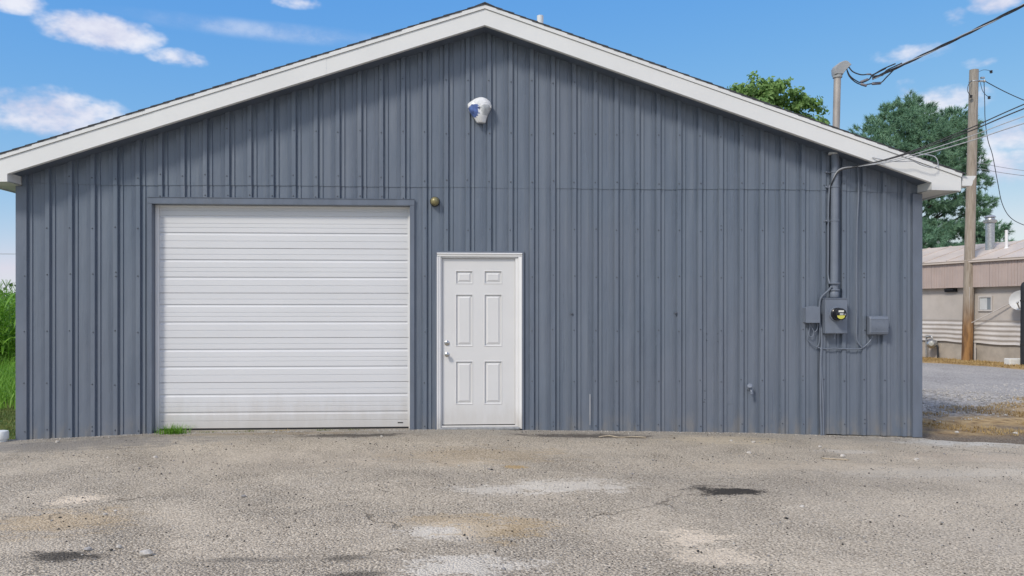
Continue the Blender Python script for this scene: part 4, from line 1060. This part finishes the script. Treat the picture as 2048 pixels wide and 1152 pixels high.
# dark gate post at the right edge
gp = empty('gate_post', (16.50, 12.40, -.1), 'dark weathered post with rounded top at the right edge of the picture', 'post')
gpx, gpy = 16.50, 12.40
def post():
    rows = []
    for z, r in ((-.3, .115), (.3, .118), (1.2, .112), (2.0, .110), (2.2, .108), (2.29, .085), (2.33, .045), (2.34, .005)):
        rows.append([(gpx + r * math.cos(q), gpy + r * math.sin(q), z) for q in np.linspace(0, 2 * math.pi, 17)])
    build('post', MB().quadgrid(rows), M['post_dark'], gp, smooth='auto')
    for z in (.45, 1.75): build('hinge_band', MB().lathe([(.118, 0), (.124, .003), (.124, .05), (.118, .053)], (gpx, gpy, z), (0, 0, 1), 16), M['rubber'], gp)
post()
bk = tanp(3.85, .55, -.1); tag(build('white_block', MB().bbox(bk[0] - .35, bk[0] + .1, bk[1] - .15, bk[1] + .12, -.16, .05, .02), M['pvc']), 'low white block on the ground beside the dark post', 'block')

# ------------------------------------------------------------------ vegetation
def rand_rot(n):
    a = RNG.normal(size=(n, 3)); a /= np.linalg.norm(a, axis=1)[:, None]
    b = RNG.normal(size=(n, 3)); b -= a * (a * b).sum(1)[:, None]; b /= np.linalg.norm(b, axis=1)[:, None]
    return a, b, np.cross(a, b)
def leaves(C, size, squash=.55, out=None):
    """folded rhombic leaves (two triangles) at points C, turned to face outward where out is given"""
    n = len(C); a, b, c = rand_rot(n)
    if out is not None:
        c = out + RNG.normal(size=(n, 3)) * .45; c /= np.linalg.norm(c, axis=1)[:, None]
        a = np.cross(c, RNG.normal(size=(n, 3))); a /= np.linalg.norm(a, axis=1)[:, None]; b = np.cross(c, a)
    s = (size * RNG.uniform(.65, 1.35, n))[:, None]
    V = np.stack([C - a * s, C + b * s * squash + c * s * .12, C + a * s, C - b * s * squash + c * s * .12], 1).reshape(-1, 3)
    i = np.arange(n)[:, None] * 4
    return V, np.concatenate([i + [0, 1, 2], i + [0, 2, 3]])
def shell_points(c, r, n, lo=.55):
    d = RNG.normal(size=(n, 3)); d /= np.linalg.norm(d, axis=1)[:, None]
    rr = lo + (1 - lo) * RNG.random(n) ** .7
    bump = 1 + .22 * np.sin(d[:, 0] * 5 + c[0]) * np.cos(d[:, 1] * 4 + c[1]) + .15 * np.sin(d[:, 2] * 7 + c[2])
    return np.array(c) + d * np.array(r) * (rr * bump)[:, None]

def broadleaf(loc, H_, clumps, label, nleaf, lsize):
    r = empty('broadleaf_tree', loc, label, 'tree'); L = Vector(loc)
    mb = MB().tube(spline([L - Vector((0, 0, .3)), L + Vector((.1, 0, H_ * .25)), L + Vector((-.1, .1, H_ * .5)), L + Vector((0, 0, H_ * .8))], 5), [.30 - .24 * i / 15 for i in range(16)], 10)
    for (c, rad) in clumps:
        st = L + Vector((0, 0, max(H_ * .3, min(c[2] - 2.0, H_ * .7)))); cv_ = L + Vector(c)
        mb.tube(spline([st, st.lerp(cv_, .5) + Vector((0, 0, .25)), cv_], 4), [.10 - .075 * i / 8 for i in range(9)], 6)
    build('trunk', mb, M['bark'], r, smooth=True)
    VV, FF, o = [], [], 0; tot = sum(q[1][0] ** 2 for q in clumps)
    for (c, rad) in clumps:
        n = int(nleaf * rad[0] ** 2 / tot)
        # break each bough into sprays
        sub = shell_points(np.array(L) + np.array(c), rad, 26, .35)
        P_ = np.concatenate([shell_points(q, (rad[0] * .36,) * 2 + (rad[0] * .27,), max(4, n // 26), .3) for q in sub])
        od = P_ - np.repeat(sub, max(4, n // 26), 0) * .75 - (np.array(L) + np.array(c)) * .25; od /= np.linalg.norm(od, axis=1)[:, None]
        V, F_ = leaves(P_, lsize, .55, od); VV.append(V); FF.append(F_ + o); o += len(V)
    npmesh('crown', np.concatenate(VV), np.concatenate(FF), M['leaf'], r)
broadleaf((14.35, 26.5, .25), 10.5, [((-1.9, -.3, 10.9), (.95, .95, .85)), ((-1.0, -.5, 11.4), (.95, .9, .85)), ((.15, -.4, 11.5), (1.0, .9, .85)), ((1.25, -.4, 10.8), (.95, .9, .9)), ((1.75, -.3, 9.9), (.8, .8, .8)),
     ((-.6, -.6, 10.2), (1.2, 1, 1)), ((.6, -.6, 9.6), (1.2, 1, 1)), ((-1.8, 0, 9.6), (1.2, 1, 1)), ((1.3, 0, 8.6), (1.2, 1, 1)), ((-.5, 0, 8.3), (1.6, 1.4, 1.1)), ((-2.5, .2, 10.5), (.5, .5, .45))],
     'leafy broadleaf tree rising behind the right roof slope', 16000, .115)

def pine(loc, H_, pads, label, ntuft, nl):
    r = empty('pine_tree', loc, label, 'tree'); L = Vector(loc)
    mb = MB().tube(spline([L - Vector((0, 0, .3)), L + Vector((.15, 0, H_ * .3)), L + Vector((-.1, .1, H_ * .6)), L + Vector((.05, 0, H_ * .97))], 5), [.34 - .31 * i / 15 for i in range(16)], 10)
    T = []; PO = []
    for (c, rad) in pads:
        cv_ = L + Vector(c); st = L + Vector((0, 0, max(1.2, c[2] - .55 * math.hypot(c[0], c[1]) - .2)))
        mb.tube(spline([st, st.lerp(cv_, .55) + Vector((0, 0, -.05)), cv_], 4), [.085 - .065 * i / 8 for i in range(9)], 6)
        n = int(ntuft * (rad[0] * rad[2]) / sum(p[1][0] * p[1][2] for p in pads))
        T.append(shell_points(np.array(cv_), rad, n, .6)); po = (T[-1] - np.array(cv_)) / np.array(rad); PO.append(po / (np.linalg.norm(po, axis=1)[:, None] + 1e-6))
    build('trunk', mb, M['bark'], r, smooth=True)
    T = np.concatenate(T); PO = np.concatenate(PO); n = len(T)
    # each tuft: a brush of needles pointing up and outward
    out_ = T - (np.array(L) + np.array([0, 0, H_ * .55])); out_[:, 2] *= .5; out_ /= np.linalg.norm(out_, axis=1)[:, None] + 1e-6
    ax_ = out_ * .3 + PO * .7 + np.array([0, 0, .5]) + RNG.normal(size=(n, 3)) * .35
    ax_ /= np.linalg.norm(ax_, axis=1)[:, None]
    T2 = np.repeat(T, nl, 0); A2 = np.repeat(ax_, nl, 0); N = len(T2)
    d = A2 * .55 + RNG.normal(size=(N, 3)) * .55; d /= np.linalg.norm(d, axis=1)[:, None]
    sd_ = np.cross(d, np.repeat(PO, nl, 0) + RNG.normal(size=(N, 3)) * .35); sd_ /= np.linalg.norm(sd_, axis=1)[:, None] + 1e-6
    ln = RNG.uniform(.13, .26, N)[:, None]; wdt = RNG.uniform(.010, .019, N)[:, None]
    base = T2 + A2 * RNG.uniform(-.10, .10, N)[:, None]
    V = np.stack([base - sd_ * wdt, base + sd_ * wdt, base + d * ln], 1).reshape(-1, 3)
    npmesh('crown', V, np.arange(N * 3).reshape(-1, 3), M['needle'], r)
PADS = []
rp = random.Random(11)
def pad(x, y, z, a, b): PADS.append(((x, y, z), (a, a * .9, b)))
for q in [(2.2, 0, 10.6, .7, .45), (2.8, 0, 10.2, .65, .42), (1.9, -.3, 9.9, .8, .45), (3.0, 0, 9.6, .6, .4), (3.5, 0, 7.6, .6, .3), (3.3, 0, 8.4, .6, .35), (3.7, .1, 6.7, .6, .3), (4.3, .1, 5.4, .7, .35), (4.3, 0, 4.7, .8, .4), (.15, 0, 11.25, .55, .45), (-.45, .1, 10.9, .65, .5), (.6, 0, 10.8, .7, .5), (-1.1, 0, 10.3, .8, .55), (0, -.4, 10.3, .9, .6), (1.0, -.2, 10.1, .75, .5), (-1.8, 0, 9.7, .9, .55), (-.7, -.8, 9.6, 1.0, .6), (.5, -.8, 9.4, .95, .6),
          (1.5, -.4, 9.3, .8, .5), (-2.4, 0, 9.0, .9, .55), (-1.4, -.9, 8.9, 1.0, .6), (-.1, -1.0, 8.7, 1.0, .6), (1.1, -.9, 8.5, .95, .55), (-2.6, 0, 8.2, .9, .5), (-1.8, -.8, 8.0, 1.0, .55), (-.5, -1.1, 7.9, 1.1, .6),
          (.8, -1.0, 7.7, 1.0, .55), (2.3, -.2, 9.4, .9, .55), (2.75, 0, 9.0, .8, .5), (2.2, 0, 8.5, .9, .5), (2.9, .1, 7.9, .65, .35), (1.9, -.4, 7.4, .8, .4), (3.0, .2, 6.9, .75, .3), (2.0, .1, 6.4, .9, .35),
          (3.3, 0, 6.1, .75, .32), (.9, -.8, 6.6, 1.0, .5), (2.7, .1, 5.4, 1.0, .4), (3.5, .1, 5.1, .8, .35), (1.6, -.3, 5.4, 1.0, .45), (.5, -.7, 5.2, 1.2, .55), (3.2, 0, 4.3, 1.1, .5), (4.1, .2, 4.2, .8, .4), (1.9, -.4, 4.2, 1.2, .55),
          (.7, -.8, 4.0, 1.3, .6), (-1.2, -.8, 6.9, 1.2, .6), (-1.0, -.6, 5.4, 1.3, .6), (-2.2, 0, 6.6, 1.1, .5), (3.9, .1, 3.4, 1.1, .6), (2.4, -.3, 3.2, 1.3, .7), (1.0, -.6, 2.9, 1.4, .7), (-1, -.3, 3.8, 1.4, .7)]:
    pad(*q)
pine((20.5, 25.4, -.1), 11.4, PADS, 'big blue-green pine tree behind the tan building', 5400, 42)
pb_ = [((x_, y_, z_), (a_, a_ * .9, b_)) for x_, y_, z_, a_, b_ in [(0, 0, 5.0, .8, .5), (-.8, 0, 4.6, .9, .5), (.9, 0, 4.6, .9, .55), (0, -.4, 4.2, 1.1, .6), (-1.3, -.2, 4.0, 1.0, .6), (1.4, -.2, 3.9, 1.1, .6), (0, -.5, 3.3, 1.4, .8), (-1.4, 0, 3.2, 1.2, .7), (1.6, 0, 3.0, 1.2, .7), (0, 0, 2.2, 1.6, .9)]]
pine((18.9, 22.6, -.1), 4.8, pb_, 'low bright pine growing just behind the tan roof, beside the pole', 900, 42)

# blades of grass
def blades(C, h, wd_, lean=.5, seg=3, yaw=None):
    n = len(C); q = RNG.uniform(0, 2 * math.pi, n) if yaw is None else yaw
    dirx = np.stack([np.cos(q), np.sin(q), np.zeros(n)], 1); side = np.stack([-np.sin(q), np.cos(q), np.zeros(n)], 1)
    hh = h * RNG.uniform(.5, 1.3, n); ln = lean * RNG.uniform(.2, 1.5, n); ww = wd_ * RNG.uniform(.6, 1.3, n)
    rows = []
    for i in range(seg + 1):
        f = i / seg; z = hh * (f - .35 * ln * f * f); o_ = hh * ln * f * f
        c = C + dirx * o_[:, None]; c[:, 2] += z; wv_ = (ww * (1 - f ** 1.5) + .0005)[:, None]
        rows.append(c - side * wv_); rows.append(c + side * wv_)
    V = np.stack(rows, 1).reshape(-1, 3); m_ = 2 * (seg + 1); i0 = np.arange(n)[:, None] * m_
    Fq = np.concatenate([i0 + [2 * k, 2 * k + 1, 2 * k + 3, 2 * k + 2] for k in range(seg)])
    return V, Fq
def scatter(n, x0, x1, y0, y1, cond=None):
    x_ = RNG.uniform(x0, x1, n); y_ = RNG.uniform(y0, y1, n)
    if cond is not None: k = cond(x_, y_); x_, y_ = x_[k], y_[k]
    return np.stack([x_, y_, zg(x_, y_) - .03], 1)
lawn = scatter(26000, -10.5, -5.6, -.05, 4.5)
V, Fq = blades(lawn, .045, .004, .8, 2); tag(npmesh('lawn_grass', V, Fq, M['weed'], k=4), 'short yellowish lawn grass left of the garage', 'grass', kind='stuff')
tall = scatter(9000, -15, -7.2, 3.2, 10.6, lambda a, b: a < -4.4 - .62 * b + 1.2)
V, Fq = blades(tall, .55, .010, .7, 4); tag(npmesh('tall_grass', V, Fq, M['grass'], k=4), 'tall bright green grass in front of the corn', 'grass', kind='stuff')
def patchy(x_, y_):
    f = np.sin(x_ * 1.7 + 1.2 * np.sin(y_ * 1.1)) * np.cos(y_ * 1.9 + .8 * x_) + .5 * np.sin(x_ * 4.3 + y_ * 3.1)
    return (f > -.15) & (y_ > .45 - .05 * x_) & (y_ < .55 * x_ - 1.6 + .4 * f)
dg = scatter(30000, 6.6, 15, .3, 6.0, patchy)
V, Fq = blades(dg, .06, .0045, 1.2, 2); tag(npmesh('dry_grass', V, Fq, M['dry'], k=4), 'dry straw coloured grass patch beside the asphalt at right', 'grass', kind='stuff')
st_, tt_ = RNG.uniform(-4, 8, 9000), RNG.uniform(.1, 2.0, 9000)
dg2 = np.stack([TA[0] + TU[0] * st_ + TN[0] * tt_, TA[1] + TU[1] * st_ + TN[1] * tt_, 0 * st_], 1); dg2[:, 2] = zg(dg2[:, 0], dg2[:, 1]) - .03
V, Fq = blades(dg2, .07, .007, 1.1, 2); tag(npmesh('dry_verge_grass', V, Fq, M['dry'], k=4), 'strip of dry grass along the foot of the tan building', 'grass', kind='stuff')

# grass tufts along the overhead door
def tuft(x_, y_, n, h, spread, label, mt='grass'):
    c = np.stack([x_ + RNG.normal(size=n) * spread, y_ + RNG.normal(size=n) * spread * .3, np.full(n, float(zg(x_, y_)))], 1)
    V, Fq = blades(c, h, .0028, 1.0, 4); tag(npmesh('grass_tuft', V, Fq, M[mt], k=4), label, 'grass', 'grass tufts along the overhead door')
tuft(-3.60, -.07, 260, .13, .085, 'largest green grass tuft at the left foot of the overhead door')
tuft(-3.18, -.02, 50, .03, .06, 'small olive grass tuft, second along the overhead door', 'weed')
tuft(-2.72, -.0, 70, .028, .12, 'low olive grass tuft below the left middle of the overhead door', 'weed')
tuft(-2.3, -.0, 45, .025, .06, 'tiny dry tuft below the middle of the overhead door', 'dry')
tuft(-1.78, -.0, 60, .03, .06, 'small tuft below the right middle of the overhead door', 'weed')
tuft(-1.42, -.0, 45, .026, .08, 'low tuft near the right end of the overhead door', 'weed')

# corn
def corn_geo(loc, h, seed):
    r_ = np.random.default_rng(seed); mb = MB(); L = np.array(loc)
    mb.tube([tuple(L + [0, 0, -.1]), tuple(L + [.02, .01, h * .5]), tuple(L + [.03, .0, h * .95])], [.016, .013, .006], 5)
    nlv = 13
    for i in range(nlv):
        z = h * (.12 + .8 * i / nlv); q = (i % 2) * math.pi + r_.normal() * .5 + seed; ln = r_.uniform(.55, .95) * (1 - .35 * abs(i / nlv - .5)); wmax = r_.uniform(.030, .046)
        dr = np.array([math.cos(q), math.sin(q), 0]); sd_ = np.array([-math.sin(q), math.cos(q), 0]); rows = []
        up_ = r_.uniform(.45, .8); dr_ = r_.uniform(.7, 1.25)
        for k in range(8):
            f = k / 7; p = L + [.02, 0, z] + dr * ln * (f * .85) + np.array([0, 0, ln * (up_ * f - dr_ * f * f * .9)])
            ww = wmax * (math.sin(math.pi * min(1, .18 + .82 * f)) ** .7 if f < 1 else 0) + .001
            rows.append([p - sd_ * ww + [0, 0, .012], p, p + sd_ * ww + [0, 0, .012]])
        mb.quadgrid(rows)
    if seed % 3: 
        for k in range(6):
            q = k * 1.05; mb.tube([tuple(L + [.03, 0, h * .94]), tuple(L + [.03 + .10 * math.cos(q), .10 * math.sin(q), h * .94 + .20])], .004, 3)
    return mb
rc = random.Random(6)
for i in range(14):
    x_ = -13.2 + .17 * i + rc.uniform(-.06, .06); y_ = 10.7 + (i % 3) * .18 + rc.uniform(-.1, .1)
    loc = (x_, y_, -.12); o = empty('corn_plant', loc, 'tall green corn plant in the front row at the left edge', 'corn plant', 'corn plants along the edge of the field')
    build('stalk_and_leaves', corn_geo(loc, rc.uniform(1.95, 2.35), i + 1), M['corn'], o, smooth=True, recalc=False)
proto = []
for sd_i in range(5):
    g_ = corn_geo((0, 0, 0), 2.15, 40 + sd_i); proto.append((np.array(g_.v), g_.f))
VV, FL, o_ = [], [], 0
for k in range(300):
    y_ = 11.5 + (k // 22) * .9 + rc.uniform(-.1, .1); x_ = -.62 * (y_ - 11.5) - 14.6 + (k % 22) * .26 + rc.uniform(-.08, .08)
    v_, f_ = proto[k % 5]; q = rc.uniform(0, 6.28); sc_ = rc.uniform(.9, 1.12); ca, sa = math.cos(q) * sc_, math.sin(q) * sc_
    VV.append(np.stack([v_[:, 0] * ca - v_[:, 1] * sa + x_, v_[:, 0] * sa + v_[:, 1] * ca + y_, v_[:, 2] * sc_ - .12], 1))
    FL += [tuple(i + o_ for i in f) for f in f_]; o_ += len(v_)
me = bpy.data.meshes.new('corn_field'); me.from_pydata(np.concatenate(VV).tolist(), [], FL); me.update()
tag(link('corn_field', me, M['corn'], smooth=True), 'field of green corn behind the front row, left of the garage', 'corn', kind='stuff')
# far wood on the horizon
fx = RNG.uniform(-420, -120, 700); fw = np.stack([fx, RNG.uniform(330, 380, 700), RNG.uniform(1, 9, 700) + 2.5 * np.sin(fx * .07)], 1)
V, F_ = leaves(np.repeat(fw, 14, 0) + RNG.normal(size=(9800, 3)) * [3.5, 3.5, 2.2], 1.3, .8); tag(npmesh('far_wood', V, F_, M['farwood']), 'hazy line of far trees on the left horizon', 'trees', kind='stuff')

# ------------------------------------------------------------------ small things on the ground
pv = empty('cleanout_pipe', (-5.60, -.10, -.10), 'short white plastic cleanout pipe with cap at the left corner', 'pipe')
build('pipe', MB().lathe([(.070, 0), (.070, .12)], (-5.60, -.10, -.16), (0, 0, 1), 24), M['pvc'], pv, smooth='auto')
build('cap', MB().lathe([(.082, 0), (.084, .01), (.084, .075), (.076, .094), (.04, .102), (.003, .103)], (-5.60, -.10, -.045), (0, 0, 1), 24), M['pvc'], pv, smooth='auto')

STN = [(-1.97, -4.86, .045, 'stone_pale', 'largest rounded pale stone at the lower left of the yard'), (-2.37, -4.74, .026, 'stone_grey', 'flat grey stone between the oil stain and the rounded stone'), (-2.20, -4.70, .022, 'stone_pale', 'small pale stone left of the rounded stone'),
       (-4.80, -.38, .030, 'stone_pale', 'white stone on the asphalt near the left wall corner'), (-3.18, -1.65, .026, 'stone_pale', 'white chip left of centre in front of the overhead door'), (-2.65, -3.9, .020, 'stone_pale', 'small white chip on the ochre stain, lower of two'),
       (-2.62, -3.80, .018, 'stone_pale', 'small white chip on the ochre stain, upper of two'), (-1.80, -3.40, .024, 'stone_grey', 'dark grey chip in the left middle of the yard'), (3.10, -.70, .024, 'stone_pale', 'white chip left of a pair on the sandy patch by the wall'),
       (3.34, -.78, .028, 'stone_pale', 'white stone right of a pair on the sandy patch by the wall'), (3.0, -1.55, .030, 'stone_pale', 'flat white flake in front of the sandy patch'), (4.04, -1.0, .024, 'stone_pale', 'white stone in front of the wall below the cables'),
       (3.96, -1.70, .036, 'stone_pale', 'flat white flake on the asphalt at right, right of the twig'), (4.66, -1.88, .034, 'stone_pale', 'lone white flake farthest right on the asphalt'), (2.52, -3.97, .022, 'stone_pale', 'white pebble right of the black oil stain'),
       (-1.02, -.55, .022, 'stone_pale', 'white pebble at the right foot of the overhead door'), (6.55, .35, .035, 'stone_pale', 'white stone on the dirt just past the right wall corner'), (7.3, .25, .035, 'stone_pale', 'flat pale stone on the dirt edge at far right')]
for i, (x_, y_, r_, mt_, lab) in enumerate(STN):
    z_ = float(zg(x_, y_)) + .004
    tag(build('stone', MB().blob((x_, y_, z_ + r_ * .28), (r_ * .85, r_ * .7, r_ * .5), i + 2, 9, 6, .28), M[mt_], smooth=False), lab, 'stone', 'loose stones on the ground')
def twig(pts, r_, lab):
    P_ = [(a, b, float(zg(a, b)) + c) for a, b, c in pts]; tag(build('twig', MB().tube(spline(P_, 4), r_, 5), M['stick'], smooth=True), lab, 'twig')
twig([(1.55, -.55, .015), (1.68, -.50, .022), (1.80, -.56, .014), (1.98, -.53, .018), (2.12, -.55, .014)], .008, 'bleached twig lying on the dark stain right of the door')
twig([(3.66, -1.86, .012), (3.78, -1.92, .014), (3.90, -1.95, .012)], .008, 'short dark twig on the asphalt at right')
# loose grit over the yard and rubble past the corner
def grit(name, C, size, mat, label):
    n = len(C); base = np.array([[1, 0, 0], [0, 1, 0], [-1, 0, 0], [0, -1, 0], [0, 0, .7], [0, 0, -.5]]); q = RNG.uniform(0, 6.28, n); s_ = size * RNG.lognormal(0, .4, n)
    an = RNG.uniform(.6, 1.3, (n, 6, 3)); V = base[None] * an
    Vx = V[:, :, 0] * np.cos(q)[:, None] - V[:, :, 1] * np.sin(q)[:, None]; Vy = V[:, :, 0] * np.sin(q)[:, None] + V[:, :, 1] * np.cos(q)[:, None]
    V = np.stack([Vx, Vy, V[:, :, 2]], -1) * s_[:, None, None] + C[:, None, :]
    f = np.array([(0, 1, 4), (1, 2, 4), (2, 3, 4), (3, 0, 4), (1, 0, 5), (2, 1, 5), (3, 2, 5), (0, 3, 5)])
    F_ = (np.arange(n)[:, None, None] * 6 + f[None]).reshape(-1, 3)
    return tag(npmesh(name, V.reshape(-1, 3), F_, mat), label, 'gravel', kind='stuff')
def gy_(n, mtn, size, nm, lab):
    y_ = -6.2 + 6.1 * RNG.random(n) ** 1.3; x_ = RNG.uniform(-1, 1, n) * (5.6 + 2.0 * (y_ > -9)) + .3
    grit(nm, np.stack([x_, y_, zg(x_, y_) + .006], 1), size, M[mtn], lab)
gy_(9000, 'stone_grey', .0045, 'grey_grit', 'fine grey grit strewn over the asphalt yard')
gy_(5000, 'stone_pale', .0040, 'pale_grit', 'fine pale grit strewn over the asphalt yard')
gy_(6000, 'asph_chip', .0045, 'dark_grit', 'dark asphalt crumbs strewn over the yard')
rb = scatter(7000, 6.0, 14, .9, 7.0, lambda a, b: (b > .55 * a - 2.0) & (b < .62 * a + .2))
rb[:, 2] += .015
grit('rubble_gravel', rb, .013, M['rubble'], 'grey rubble gravel between the asphalt and the lane')
rb = scatter(2600, 6.0, 14, .3, 7.0, lambda a, b: (b > .50 * a - 2.2) & (b < .62 * a + .2)); rb[:, 2] += .015
grit('pale_rubble', rb, .013, M['stone_pale'], 'pale rubble stones between the asphalt and the lane')
# crumbs and blown dust gathered along the foot of the wall
n_ = 1600; x_ = RNG.uniform(-5.4, 5.75, n_); y_ = -.035 - np.abs(RNG.normal(size=n_)) * .06
k_ = ~((x_ > -.4) & (x_ < .68))
grit('wall_foot_grit', np.stack([x_[k_], y_[k_], zg(x_[k_], y_[k_]) + .006], 1), .0055, M['stone_pale'], 'pale grit gathered along the foot of the wall')
